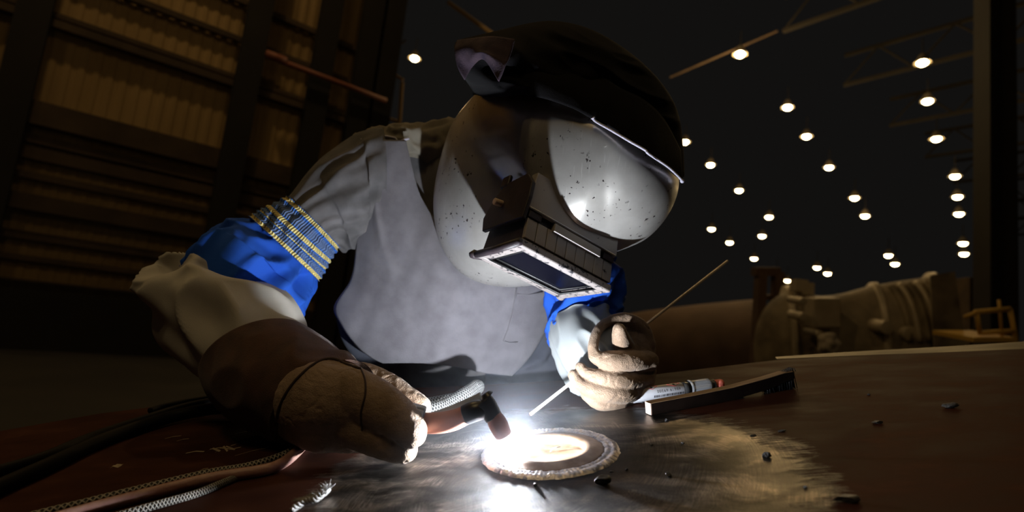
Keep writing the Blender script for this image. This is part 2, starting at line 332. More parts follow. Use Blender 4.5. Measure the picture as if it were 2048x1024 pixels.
# ------------------------------------------------------------------ object helpers
def link(o, parent=None):
    C.objects.link(o)
    if parent is not None: o.parent = parent
    return o
def tag(o, label, cat, group=None, kind=None):
    if label: o['label'] = label
    if cat: o['category'] = cat
    if group: o['group'] = group
    if kind: o['kind'] = kind
    return o
def root_of(p):
    while p.parent: p = p.parent
    return p
def empty(name, mw, label, cat, group=None):
    o = bpy.data.objects.new(name, None); link(o)
    o.empty_display_size = .05
    o.matrix_world = mw if isinstance(mw, Matrix) else Matrix.Translation(mw)
    return tag(o, label, cat, group)
class MB:
    """collects geometry in world coordinates (or in a given frame)"""
    def __init__(s, frame=None): s.v = []; s.f = []; s.uv = {}; s.frame = frame
    def add(s, vs, fs, uvs=None):
        n = len(s.v)
        s.v += [s.frame @ V(q) if s.frame else V(q) for q in vs]
        for i, f in enumerate(fs):
            if uvs: s.uv[len(s.f)] = uvs[i]
            s.f.append(tuple(k + n for k in f))
        return s
    def box(s, c, sz, rot=None):
        c = V(c); vs = []
        for a in (-1, 1):
            for b in (-1, 1):
                for d in (-1, 1):
                    q = V((a * sz[0] / 2, b * sz[1] / 2, d * sz[2] / 2))
                    vs.append(c + (rot @ q if rot else q))
        return s.add(vs, [(0, 1, 3, 2), (4, 6, 7, 5), (0, 4, 5, 1), (2, 3, 7, 6), (0, 2, 6, 4), (1, 5, 7, 3)])
    def hexa(s, q):      # 8 corners: 4 front ccw, 4 back same order
        return s.add(q, [(0, 1, 2, 3), (7, 6, 5, 4), (0, 4, 5, 1), (1, 5, 6, 2), (2, 6, 7, 3), (3, 7, 4, 0)])
    def tube(s, pts, r, n=16, caps=True, uvlen=1.0):
        pts = [V(q) for q in pts]
        rs = r if isinstance(r, (list, tuple)) else [r] * len(pts)
        base = len(pts); vs = []; fs = []; uvs = []
        t0 = (pts[1] - pts[0]).normalized()
        a = t0.orthogonal().normalized()
        for i, p in enumerate(pts):
            t = (pts[min(i + 1, base - 1)] - pts[max(i - 1, 0)])
            t = t.normalized() if t.length > 1e-9 else t0
            a = (a - t * a.dot(t)).normalized(); b = t.cross(a)
            for k in range(n):
                th = 2 * PI * k / n
                vs.append(p + (a * math.cos(th) + b * math.sin(th)) * rs[i])
        for i in range(base - 1):
            for k in range(n):
                k2 = (k + 1) % n
                fs.append((i * n + k, i * n + k2, (i + 1) * n + k2, (i + 1) * n + k))
                u0, u1 = k / n, (k + 1) / n; v0, v1 = i / (base - 1) * uvlen, (i + 1) / (base - 1) * uvlen
                uvs.append([(u0, v0), (u1, v0), (u1, v1), (u0, v1)])
        if caps:
            fs.append(tuple(range(n))[::-1]); uvs.append([(0, 0)] * n)
            fs.append(tuple((base - 1) * n + k for k in range(n))); uvs.append([(0, 0)] * n)
        return s.add(vs, fs, uvs)
    def lathe(s, prof, n=48, frame=None):   # prof (r, z) around local z
        vs = []; fs = []
        for r, z in prof:
            for k in range(n):
                th = 2 * PI * k / n; q = V((r * math.cos(th), r * math.sin(th), z))
                vs.append(frame @ q if frame else q)
        for i in range(len(prof) - 1):
            for k in range(n):
                k2 = (k + 1) % n
                fs.append((i * n + k, i * n + k2, (i + 1) * n + k2, (i + 1) * n + k))
        if prof[0][0] > 1e-6: fs.append(tuple(range(n))[::-1])
        if prof[-1][0] > 1e-6: fs.append(tuple((len(prof) - 1) * n + k for k in range(n)))
        return s.add(vs, fs)
    def build(s, name, material, parent=None, smooth=True, bevel=0, solid=0, subsurf=0, frame=None, base=None, auto=None):
        """vertices are stored relative to the top-level parent's frame (or the given base point)"""
        me = bpy.data.meshes.new(name)
        if parent is not None: inv = root_of(parent).matrix_world.inverted(); mw = None
        elif frame is not None: inv = frame.inverted(); mw = frame
        else:
            if base is None:
                lo = [min(q[i] for q in s.v) for i in range(3)]; hi = [max(q[i] for q in s.v) for i in range(3)]
                base = V(((lo[0] + hi[0]) / 2, (lo[1] + hi[1]) / 2, lo[2]))
            mw = Matrix.Translation(base); inv = mw.inverted()
        me.from_pydata([inv @ q for q in s.v], [], s.f)
        if s.uv:
            ul = me.uv_layers.new(name='UVMap')
            for pi, poly in enumerate(me.polygons):
                if pi in s.uv:
                    for li, c in zip(poly.loop_indices, s.uv[pi]): ul.data[li].uv = c
        bm = bmesh.new(); bm.from_mesh(me)
        bmesh.ops.recalc_face_normals(bm, faces=bm.faces); bm.to_mesh(me); bm.free()
        me.materials.append(material)
        if smooth: me.polygons.foreach_set('use_smooth', [True] * len(me.polygons))
        o = bpy.data.objects.new(name, me); link(o, parent)
        if mw is not None: o.matrix_world = mw
        if solid:
            md = o.modifiers.new('thickness', 'SOLIDIFY'); md.thickness = abs(solid); md.offset = -1 if solid > 0 else 1
        if bevel:
            md = o.modifiers.new('bevel', 'BEVEL'); md.width = bevel; md.segments = 3; md.limit_method = 'ANGLE'; md.angle_limit = .6
            md.harden_normals = False
        if subsurf:
            md = o.modifiers.new('sub', 'SUBSURF'); md.levels = md.render_levels = subsurf
        if smooth and auto:
            md = o.modifiers.new('wn', 'WEIGHTED_NORMAL')
        return o

def crom(pts, n):     # Catmull-Rom through a list of tuples of numbers
    P = [list(p) for p in pts]; out = []
    m = len(P)
    for i in range(m - 1):
        p0, p1, p2, p3 = P[max(i - 1, 0)], P[i], P[i + 1], P[min(i + 2, m - 1)]
        for j in range(n):
            t = j / n
            out.append([.5 * ((2 * b) + (-a + c) * t + (2 * a - 5 * b + 4 * c - d) * t * t + (-a + 3 * b - 3 * c + d) * t ** 3) for a, b, c, d in zip(p0, p1, p2, p3)])
    out.append(P[-1]); return out

def ridge(p):         # fold function: 0..1 with sharp crests
    return 1 - abs(noise.noise(p)) * 2
def sweep(mb, stations, n=72, sub=10, flat=.85, fold=None, caps=True, squash=2.0, start_v=0, end_v=1):
    """stations (lx, ly, rx, ry, depth[, flat]); each is a ring whose visible width runs between the two pixels"""
    st = [tuple(s) + ((flat,) if len(s) == 5 else ()) for s in stations]
    st = crom(st, sub); m = len(st)
    cs = []; As = []
    for s in st:
        L = at(s[0], s[1], s[4]); R = at(s[2], s[3], s[4])
        cs.append((L + R) / 2); As.append((R - L) / 2)
    vs = []; fs = []; uvs = []
    for i, s in enumerate(st):
        t = cs[min(i + 1, m - 1)] - cs[max(i - 1, 0)]
        a = As[i]; b = a.cross(t)
        if b.length < 1e-9: b = UPW.copy()
        b = b.normalized() * a.length * s[5]
        for k in range(n):
            th = 2 * PI * k / n; c_, s_ = math.cos(th), math.sin(th)
            cc = math.copysign(abs(c_) ** (2 / squash), c_); ss = math.copysign(abs(s_) ** (2 / squash), s_)
            off = a * cc + b * ss
            p = cs[i] + off
            if fold: p += off.normalized() * fold(th, i / (m - 1), p)
            vs.append(p)
    for i in range(m - 1):
        for k in range(n):
            k2 = (k + 1) % n
            fs.append((i * n + k, i * n + k2, (i + 1) * n + k2, (i + 1) * n + k))
            v0 = start_v + (end_v - start_v) * i / (m - 1); v1 = start_v + (end_v - start_v) * (i + 1) / (m - 1)
            uvs.append([(k / n, v0), ((k + 1) / n, v0), ((k + 1) / n, v1), (k / n, v1)])
    if caps:
        for i, rev in ((0, True), (m - 1, False)):
            c = len(vs); vs.append(cs[i])
            for k in range(n):
                k2 = (k + 1) % n
                f = (i * n + k, i * n + k2, c)
                fs.append(f if not rev else f[::-1]); uvs.append([(0, start_v if rev else end_v)] * 3)
    mb.add(vs, fs, uvs)
    return mb

def capsule_chain(mb, pts, n=20, sub=6):
    """pts (px, py, depth, radius px): closed tapered tube with round ends"""
    q = [(*at(p[0], p[1], p[2]), p[3] * p[2] / F) for p in pts]
    capsule_world(mb, q, n, sub)
def capsule_world(mb, q, n=20, sub=6):
    q = crom(q, sub) if len(q) > 1 else q
    P = [V(a[:3]) for a in q]; R = [a[3] for a in q]
    t = (P[1] - P[0]).normalized(); t2 = (P[-1] - P[-2]).normalized()
    hp = []; hr = []
    for k in range(5, 0, -1):
        a = k / 5 * PI / 2 * .97
        hp.append(P[0] - t * R[0] * math.sin(a)); hr.append(R[0] * math.cos(a))
    ep = []; er = []
    for k in range(1, 6):
        a = k / 5 * PI / 2 * .97
        ep.append(P[-1] + t2 * R[-1] * math.sin(a)); er.append(R[-1] * math.cos(a))
    mb.tube(hp + P + ep, hr + R + er, n)
def remesh(mb, name, material, parent, voxel, smooth=6, disp=None, base=None):
    me = bpy.data.meshes.new('tmp'); me.from_pydata(mb.v, [], mb.f)
    bm = bmesh.new(); bm.from_mesh(me); bmesh.ops.recalc_face_normals(bm, faces=bm.faces); bm.to_mesh(me); bm.free()
    o = bpy.data.objects.new('tmp', me); C.objects.link(o)
    md = o.modifiers.new('r', 'REMESH'); md.mode = 'VOXEL'; md.voxel_size = voxel; md.use_smooth_shade = True
    md = o.modifiers.new('s', 'SMOOTH'); md.factor = .5; md.iterations = smooth
    dg = bpy.context.evaluated_depsgraph_get(); dg.update()
    me2 = bpy.data.meshes.new_from_object(o.evaluated_get(dg))
    bpy.data.objects.remove(o)
    inv = root_of(parent).matrix_world.inverted() if parent is not None else Matrix.Translation(base).inverted()
    nrm = [v.normal.copy() for v in me2.vertices]
    for v, nn in zip(me2.vertices, nrm):
        p = v.co.copy()
        if disp: p += nn * disp(p, nn)
        v.co = inv @ p
    me2.polygons.foreach_set('use_smooth', [True] * len(me2.polygons))
    me2.materials.clear(); me2.materials.append(material); me2.name = name
    r = bpy.data.objects.new(name, me2); link(r, parent)
    if parent is None: r.matrix_world = Matrix.Translation(base)
    return r

# ------------------------------------------------------------------ the steel plate
def build_plate():
    edge = [onp(-420, 935), onp(0, 862), onp(200, 827), onp(430, 798), onp(700, 782), onp(1000, 768), onp(1300, 750), onp(1560, 719), onp(1800, 708), onp(2048, 698), onp(2400, 684)]
    poly = [(-1.15, -.75)] + [(1.35, -.75)] + [e for e in reversed(edge)]
    # polygon in plate coordinates, hole of radius HR round the weld centre
    HR = .036; n = 96
    def hit(th):
        d = (math.cos(th), math.sin(th)); best = None
        for i in range(len(poly)):
            a, b = poly[i], poly[(i + 1) % len(poly)]
            ex, ey = b[0] - a[0], b[1] - a[1]; den = d[0] * ey - d[1] * ex
            if abs(den) < 1e-9: continue
            t = (a[0] * ey - a[1] * ex) / den; u = (a[0] * d[1] - a[1] * d[0]) / den
            if t > 0 and -1e-6 <= u <= 1 + 1e-6: best = t if best is None else min(best, t)
        return best
    angs = sorted([2 * PI * k / n for k in range(n)] + [math.atan2(q[1], q[0]) % (2 * PI) for q in poly])
    th = .022; rings = [('r', HR), ('r', .1), ('r', .3), ('e', 1)]
    vs = []; fs = []; m = len(angs)
    for z in (0, -th):
        for kind, val in rings:
            for a in angs:
                h = hit(a); r = h if kind == 'e' else min(val, h * .98)
                vs.append((r * math.cos(a), r * math.sin(a), z))
    nr = len(rings)
    for lay in (0, 1):
        for j in range(nr - 1):
            for k in range(m):
                k2 = (k + 1) % m; b = (lay * nr + j) * m
                f = (b + k, b + m + k, b + m + k2, b + k2)
                fs.append(f if lay == 0 else f[::-1])
    for j in (0, nr - 1):
        for k in range(m):
            k2 = (k + 1) % m
            fs.append((j * m + k, j * m + k2, (nr + j) * m + k2, (nr + j) * m + k))
    mb = MB(PLM).add(vs, fs)
    o = mb.build('steel_plate', M['plate'], smooth=False, frame=PLM)
    tag(o, 'large rust-brown steel plate with a ground bright patch around the weld', 'steel plate')
    # chalk marks on its surface
    def stroke(pts, wd):
        mk = MB(PLM)
        q = [onp(*p) for p in pts]; vv = []
        for i, (x, y) in enumerate(q):
            vv += [(x, y - wd, .0004), (x, y + wd, .0004)]
        mk.add(vv, [(2 * i, 2 * i + 1, 2 * i + 3, 2 * i + 2) for i in range(len(q) - 1)])
        mk.build('chalk_mark', M['chalk'], o, smooth=False)['label'] = 'pale chalk stroke'
    for pts, wd in (([(372, 907), (392, 903), (408, 904)], .0016), ([(412, 905), (425, 897), (440, 903)], .0022), ([(430, 906), (447, 893), (455, 903)], .0018),
                    ([(448, 901), (462, 892), (472, 889)], .002), ([(452, 893), (466, 898), (482, 895)], .0016), ([(420, 899), (440, 896), (470, 900)], .0014),
                    ([(222, 936), (232, 930), (243, 931)], .0022), ([(226, 932), (238, 935), (246, 929)], .0018), ([(470, 912), (505, 902), (540, 895)], .0008),
                    ([(330, 878), (345, 874), (362, 872)], .0012), ([(353, 883), (366, 879), (378, 878)], .001), ([(395, 944), (405, 939), (416, 937)], .0009), ([(470, 868), (490, 864), (508, 862)], .0012)):
        stroke(pts, wd)
    return o
plate = build_plate()

# second plate beyond the first, sodium light put into its pale colour
def far_plate():
    fr = PLM
    q = [onp(1556, 716), onp(1700, 706), onp(1900, 695), onp(2420, 662)]
    q2 = [onp(1556, 718.6), onp(1700, 712.5), onp(1900, 705), onp(2420, 683.5)]
    vs = []
    for z in (0.0, -.015):
        vs += [(x, y + .01, z) for x, y in q] + [(x, y + .004, z) for x, y in q2]
    fs = []
    for k in range(3):
        fs.append((k, k + 1, 4 + k + 1, 4 + k)); fs.append((8 + k, 12 + k, 12 + k + 1, 8 + k + 1))
        fs.append((k, 8 + k, 9 + k, k + 1)); fs.append((4 + k, 5 + k, 13 + k, 12 + k))
    fs += [(0, 4, 12, 8), (3, 11, 15, 7)]
    m = mat('lit_pale_steel', (.10, .085, .06), (.32, .28, .2), .5, scale=10, stretch=(.6, 3, 1), metal=.3)
    o = MB(fr).add(vs, fs).build('steel_sheet', m, smooth=False, frame=PLM)
    tag(o, 'narrow steel sheet, painted pale as if lamp-lit, beyond the back edge of the rusty plate', 'steel sheet')
far_plate()
# steel trestles that carry the plate down to the floor (below the picture)
def trestle(x, label):
    a = wp(x, .1, -.024); b = wp(x, -.6, -.024)
    t = empty('trestle', V((a.x, (a.y + b.y) / 2, 0)), label, 'trestle', 'trestles under the plate')
    MB().tube([a - V((0, 0, .03)), b - V((0, 0, .03))], .028, 4).build('crossbeam', M['frame_dark'], t, smooth=False)
    for q in (a, b):
        for s in (-1, 1):
            MB().tube([q - V((0, 0, .05)), V((q.x + s * .18, q.y, 0.0))], .022, 8).build('leg', M['frame_dark'], t)
trestle(-.7, 'dark steel trestle carrying the left end of the rusty plate')
trestle(.8, 'dark steel trestle carrying the right end of the rusty plate')

# ------------------------------------------------------------------ pipe stub and weld
def build_weld():
    t = empty('pipe_stub', PLM, 'round pipe end welded flush into the ground patch of the plate', 'pipe')
    prof = [(.0352, -.004), (.0352, .002), (.037, .0045), (.041, .005), (.046, .0035), (.052, .002), (.056, .0015), (.056, -.0002), (.0358, -.0002), (.0358, -.004)]
    MB(PLM).lathe(prof, 96).build('pipe_rim', M['heat'], t)
    vs = []; fs = []; n = 360; k = 14
    for i in range(n):
        th = 2 * PI * i / n
        rip = .00035 * math.sin(th * 95 + 1.2 * math.sin(th * 3)) + .0006 * noise.noise(V((math.cos(th) * 12, math.sin(th) * 12, 0)))
        for j in range(k):
            u = j / (k - 1); rr = .0525 + .0175 * u + .0014 * noise.noise(V((math.cos(th) * 9, math.sin(th) * 9, u * 2)))
            z = .0036 * math.sin(PI * u) ** .6 + rip * math.sin(PI * u) + .0008 * noise.noise(V((math.cos(th) * 30, math.sin(th) * 30, u * 5))) - .0002
            # a second, narrower pass leaves a groove
            z -= .0016 * math.exp(-((u - .45) / .1) ** 2)
            vs.append((rr * math.cos(th), rr * math.sin(th), z))
    for i in range(n):
        i2 = (i + 1) % n
        for j in range(k - 1): fs.append((i * k + j, i * k + j + 1, i2 * k + j + 1, i2 * k + j))
    MB(PLM).add(vs, fs).build('weld_bead', M['bead'], t)
    MB(PLM).lathe([(.0352, -.05), (.0352, -.0039), (.0358, -.0039), (.0358, -.05)], 96).build('pipe_bore', M['frame_dark'], t)  # bore coloured dark so arc light does not fill the hole
    MB(PLM).lathe([(.0001, -.046), (.035, -.046), (.035, -.05), (.0001, -.05)], 48).build('pipe_floor', M['frame_dark'], t)
    # frayed white fibre plug in the pipe mouth
    fb = MB(PLM); rnd = random.Random(3)
    for i in range(30):
        a = rnd.uniform(0, 2 * PI); r = rnd.uniform(0, .013)
        p = V((-.006 + r * math.cos(a), r * math.sin(a) * .8, -.046)); pts = [p.copy()]
        d = V((rnd.uniform(-.5, .5), rnd.uniform(-.4, .4), 1)).normalized()
        for j in range(7):
            p = p + d * .0082; d = (d + V((rnd.uniform(-.6, .6), rnd.uniform(-.6, .6), rnd.uniform(-.4, .2) - (.5 if j > 3 else 0)))).normalized()
            q = p.copy(); rr = math.hypot(q.x, q.y)
            if rr > .025: q.x *= .025 / rr; q.y *= .025 / rr
            q.z = min(q.z, .001 + .009 * rnd.random() * (1 - rr / .04))
            pts.append(q)
        fb.tube(pts, [.0012, .0012, .0011, .001, .0009, .0008, .0006, .0003], 5)
    f = fb.build('fibre_plug', M['fiber'], None, frame=PLM)
    tag(f, 'frayed white fibre wadding stuffed in the mouth of the welded pipe', 'wadding', kind='stuff')
build_weld()

# ------------------------------------------------------------------ arc and its glare haze
ax, ay = onp(1020, 905)
ARC = wp(ax, ay, .0068)
def build_arc():
    m = bpy.data.materials.new('electric_arc'); m.use_nodes = True; nt = m.node_tree; nt.nodes.clear()
    e = nt.nodes.new('ShaderNodeEmission'); o = nt.nodes.new('ShaderNodeOutputMaterial')
    e.inputs[0].default_value = (.86, .92, 1, 1); e.inputs[1].default_value = ARC_POWER; nt.links.new(e.outputs[0], o.inputs[0])
    mb = MB(Matrix.Translation(ARC)).lathe([(.0001, .006), (.0025, .005), (.004, .002), (.0045, -.001), (.0035, -.0035), (.0001, -.005)], 16)
    a = mb.build('welding_arc', m)
    tag(a, 'blinding blue-white electric arc burning on the left of the weld ring', 'arc')
    # haze added around the arc to stand in for its glare
    v = bpy.data.materials.new('arc_glare_haze'); v.use_nodes = True; nt = v.node_tree; nt.nodes.clear()
    out = nt.nodes.new('ShaderNodeOutputMaterial'); pv = nt.nodes.new('ShaderNodeVolumeScatter')
    pv.inputs['Color'].default_value = (.85, .9, 1, 1)
    co = nt.nodes.new('ShaderNodeTexCoord').outputs['Object']
    ln = N(nt, 'ShaderNodeVectorMath', operation='LENGTH'); nt.links.new(mapping(nt, co, (1, 1, .8)), ln.inputs[0])
    fall = ramp_n(nt, ln.outputs['Value'], [(0, (1, 1, 1)), (.05, (.32, .32, .32)), (.13, (0, 0, 0))])
    nz = noise_n(nt, co, 14, 3)
    nt.links.new(math_n(nt, 'MULTIPLY', math_n(nt, 'MULTIPLY', fall, GLARE_HAZE), math_n(nt, 'ADD', nz, .4)), pv.inputs['Density'])
    nt.links.new(pv.outputs[0], out.inputs['Volume'])
    R = .13
    fr = PLM.copy(); fr.translation = ARC
    prof = [(.0001, .16)] + [(R * math.sin(a), .16 * math.cos(a)) for a in [PI / 2 * k / 10 for k in range(1, 11)]] + [(R, -.0085), (.0001, -.0085)]
    f = MB(fr).lathe(prof, 32).build('arc_glare_haze', v, frame=fr)
    tag(f, 'thin haze added around the arc in place of its glare', 'fume', kind='stuff')
GLARE_HAZE = .5
build_arc()

# ------------------------------------------------------------------ the welder
person = empty('person', V((at(1000, 800, 1.15).x, at(1000, 800, 1.15).y, 0)),
               'person bent over the plate in grey leather apron, silver welding helmet and tan gauntlets', 'person')
def fabric_fold(amp, kt, kl, seed, sharp=1.0):
    def f(th, t, p):
        a = noise.noise(V((math.cos(th) * kt + seed, math.sin(th) * kt, t * kl)))
        b = noise.noise(V((math.cos(th) * kt * 2 + seed, math.sin(th) * kt * 2 + 5, t * kl * 2.2)))
        r = 1 - abs(a) * 2.4
        return amp * ((r - .5) * sharp + b * .5)
    return f
# jacket torso
ft = fabric_fold(.008, 1.2, 3, 2.2)
tor = MB()
sweep(tor, [(850, 268, 1080, 262, 1.03, .35), (760, 274, 1160, 262, 1.03, .4), (722, 300, 1180, 290, 1.03, .42), (718, 380, 1160, 380, 1.03, .46), (714, 500, 1130, 480, 1.03, .5), (688, 600, 1115, 590, 1.04, .55),
            (702, 690, 1110, 690, 1.06, .6), (770, 760, 1130, 780, 1.10, .6), (800, 850, 1120, 860, 1.18, .45), (800, 930, 1110, 940, 1.24, .5)], 96, 12, fold=ft)
tor.build('jacket', M['jacket'], person)
# shoulder yoke, lamp light from above put into its tan colour
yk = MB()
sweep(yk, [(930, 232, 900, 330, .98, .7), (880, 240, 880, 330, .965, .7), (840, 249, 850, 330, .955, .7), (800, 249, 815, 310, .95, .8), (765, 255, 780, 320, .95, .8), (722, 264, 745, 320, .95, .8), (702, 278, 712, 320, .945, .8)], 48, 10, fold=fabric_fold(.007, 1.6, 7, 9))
yk.build('shoulder_yoke', mat('lit_grey_cotton', (.17, .145, .11), (.24, .21, .16), .95, scale=30), person)
def fold_upper(th, t, p):
    a = noise.noise(V((math.cos(th) * 2.6 + 3, math.sin(th) * 2.6, t * 1.5 + 1)))
    return .010 * ((1 - abs(a) * 2.6) - .5) * math.sin(PI * min(1, t * 1.1)) ** .5
slv = MB()
sweep(slv, [(762, 256, 760, 480, .95, .75), (712, 272, 716, 485, .935, .8), (660, 308, 700, 500, .915, .85), (612, 352, 692, 500, .90, .85), (578, 398, 678, 492, .885, .85), (556, 422, 656, 512, .88, .8)], 96, 14, fold=fold_upper)
slv.build('jacket_sleeve', M['jacket'], person)
# his left sleeve, mostly hidden by the helmet
sl2 = MB()
sweep(sl2, [(1120, 250, 1130, 470, .98, .8), (1190, 290, 1140, 500, .95, .8), (1225, 400, 1110, 520, .93, .8), (1232, 520, 1100, 560, .90, .8)], 64, 10, fold=fold_upper)
sl2.build('jacket_sleeve', M['jacket'], person)
# blue sleeve protector with knitted band (right arm)
def fold_blue(th, t, p):
    a = noise.noise(V((math.cos(th) * 1.7 + 7, math.sin(th) * 1.7, t * 2.2 + th * .3)))
    b = noise.noise(V((math.cos(th) * 9 + 7, math.sin(th) * 9, t * .8)))
    return .020 * ((1 - abs(a) * 3.0) - .5) * min(1, t * 4) + .005 * b * max(0, 1 - t * 4)
bl = MB()
sweep(bl, [(508, 438, 632, 556, .868, .85), (478, 448, 625, 585, .862, .9), (425, 470, 618, 618, .85, .9), (385, 505, 600, 640, .835, .9), (380, 555, 556, 655, .83, .7), (395, 600, 510, 650, .82, .5)], 128, 14, fold=fold_blue)
blue = bl.build('sleeve_protector', M['blue'], person); blue['label'] = 'royal blue sleeve on the bent arm'
def fold_band(th, t, p):
    return .0022 * math.sin(th * 16 + 2 * math.sin(t * 5)) + .0018 * math.cos(t * 14 * PI) + .003 * noise.noise(V((math.cos(th) * 3, math.sin(th) * 3, t * 2)))
bd = MB()
sweep(bd, [(576, 396, 677, 492, .884, .9), (548, 412, 662, 516, .878, .92), (525, 426, 648, 538, .874, .92), (503, 438, 634, 559, .869, .92)], 192, 12, fold=fold_band, caps=False)
bd.build('knit_band', M['band'], blue)
# khaki forearm
def fold_khaki(th, t, p):
    a = noise.noise(V((math.cos(th) * 1.0 + 1.5, math.sin(th) * 1.0 + 4, t * 3.4 + .5 * math.cos(th + 1))))
    b = noise.noise(V((math.cos(th) * 2.4 + 8, math.sin(th) * 2.4, t * 7)))
    return .036 * ((1 - abs(a) * 3.2) - .45) * max(0, 1 - t * 1.12) ** .8 + .014 * b * (1 - t)
kh = MB()
sweep(kh, [(336, 580, 400, 545, .83, .8), (312, 602, 470, 540, .815, .9), (310, 645, 520, 558, .795, .95), (338, 700, 572, 598, .76, .95), (402, 756, 598, 652, .72, .88), (470, 800, 610, 710, .69, .7)], 128, 14, fold=fold_khaki)
k = kh.build('forearm_sleeve', M['khaki'], person); k['label'] = 'khaki sleeve creased at the elbow'
# the other arm: blue, khaki cuff painted pale as if arc-lit
bl2 = MB()
sweep(bl2, [(1085, 500, 1225, 505, .90, .8), (1092, 560, 1243, 560, .87, .85), (1094, 620, 1246, 600, .84, .85), (1098, 672, 1232, 630, .81, .85), (1108, 692, 1222, 640, .79, .8)], 128, 14,
      fold=lambda th, t, p: .012 * ((1 - abs(noise.noise(V((math.cos(th) * 1.6, math.sin(th) * 1.6 + 3, t * 4 + .8 * th)))) * 2.8) - .5))
b2 = bl2.build('sleeve_protector', M['blue'], person); b2['label'] = 'royal blue sleeve showing below the helmet'
pc = MB()
sweep(pc, [(1102, 672, 1228, 632, .805, .85), (1106, 700, 1238, 645, .785, .9), (1122, 745, 1262, 680, .76, .9), (1140, 775, 1280, 715, .74, .85), (1160, 790, 1285, 740, .73, .8)], 128, 12,
      fold=lambda th, t, p: .007 * ((1 - abs(noise.noise(V((math.cos(th) * 1.8, math.sin(th) * 1.8 + 9, t * 2)))) * 2.8) - .5))
pc.build('forearm_sleeve', M['palecuff'], person)['label'] = 'khaki sleeve end above the fist, painted pale as if arc-lit'

# apron: a draped sheet between two edges
def build_apron():
    Lc = [(722, 278, .915), (716, 340, .91), (713, 420, .90), (711, 500, .895), (700, 560, .895), (668, 612, .90), (680, 648, .895), (710, 690, .89), (742, 716, .885), (765, 727, .885)]
    Rc = [(812, 280, .915), (826, 340, .905), (846, 400, .90), (900, 470, .89), (1000, 520, .90), (1120, 560, .93), (1118, 600, .93), (1092, 660, .925), (1062, 712, .915), (1024, 752, .90)]
    Ls = crom(Lc, 8); Rs = crom(Rc, 8); m = len(Ls); nn = 70; vs = []; fs = []
    for i in range(m):
        t = i / (m - 1)
        for j in range(nn):
            s = j / (nn - 1)
            x = Ls[i][0] * (1 - s) + Rs[i][0] * s; y = Ls[i][1] * (1 - s) + Rs[i][1] * s; d = Ls[i][2] * (1 - s) + Rs[i][2] * s
            wdt = (Rs[i][0] - Ls[i][0]) / 400
            d -= .055 * wdt * math.sin(PI * s) ** .8
            # bottom hem dips in a curve
            if t > .8: y -= (t - .8) / .2 * 14 * math.sin(PI * min(1, s * 1.25)) * (1 if s < .8 else 0) * .6
            f1 = noise.noise(V((x * .012, y * .0035, 1.3))); f2 = noise.noise(V((x * .03 + y * .01, y * .008, 5)))
            d += .012 * f1 + .004 * f2
            # a long soft vertical fold down the left third
            d -= .007 * math.exp(-((s - .28) / .05) ** 2) * (1 - t)
            vs.append(at(x, y, d))
    for i in range(m - 1):
        for j in range(nn - 1): fs.append((i * nn + j, i * nn + j + 1, (i + 1) * nn + j + 1, (i + 1) * nn + j))
    ap = MB().add(vs, fs).build('apron', M['suede'], person, solid=.0025); ap['label'] = 'grey suede apron'
    def surf(px, py):      # nearest apron vertex depth
        best = min(vs, key=lambda q: (to_px(q)[0] - px) ** 2 + (to_px(q)[1] - py) ** 2)
        return to_px(best)[2]
    # pocket flap and seam
    pts = [(1034, 574), (1030, 600), (1025, 630), (1016, 660), (1007, 682)]
    sm = MB(); sm.tube([at(x, y, surf(x, y) - .0015) for x, y in pts], .0016, 6)
    sm.tube([at(x, y, surf(x, y) - .0015) for x, y in [(1034, 588), (1058, 590), (1085, 584)]], .0012, 6)
    sm.tube([at(x, y, surf(x, y) - .0012) for x, y in [(1007, 682), (1020, 686), (1036, 684)]], .001, 6)
    sm.build('pocket_seam', M['suede'], ap)
    # shoulder seam with pale stitching
    st = MB()
    st.tube([at(x, y, .91) for x, y in [(722, 279), (738, 278), (752, 277), (762, 272), (776, 273), (790, 276), (797, 284), (806, 280), (818, 277)]], .0018, 6)
    st.build('strap_seam', M['piping'], ap)
    return ap
CAMI = cam.matrix_world.inverted()
def to_px(q):
    c = CAMI @ q; return (1024 + F * c.x / -c.z, 512 - F * c.y / -c.z, -c.z)
build_apron()
# jacket skirt: bluish panel seen under the apron's left edge and at lower right
jk = MB()
sweep(jk, [(672, 640, 760, 640, .955, .3), (684, 680, 790, 690, .95, .3), (712, 718, 800, 722, .955, .3), (745, 733, 800, 735, .965, .3)], 48, 10)
jk.build('jacket_hem', M['trouser'], person)
jr = MB()
sweep(jr, [(1000, 640, 1130, 640, .975, .4), (960, 700, 1140, 700, .975, .4), (935, 740, 1150, 750, .98, .4), (950, 800, 1150, 810, 1.0, .4), (950, 870, 1140, 880, 1.04, .4)], 72, 12, fold=fabric_fold(.014, 1.3, 4, 4.4, 1.2))
jr.build('jacket_skirt', M['trouser'], person)

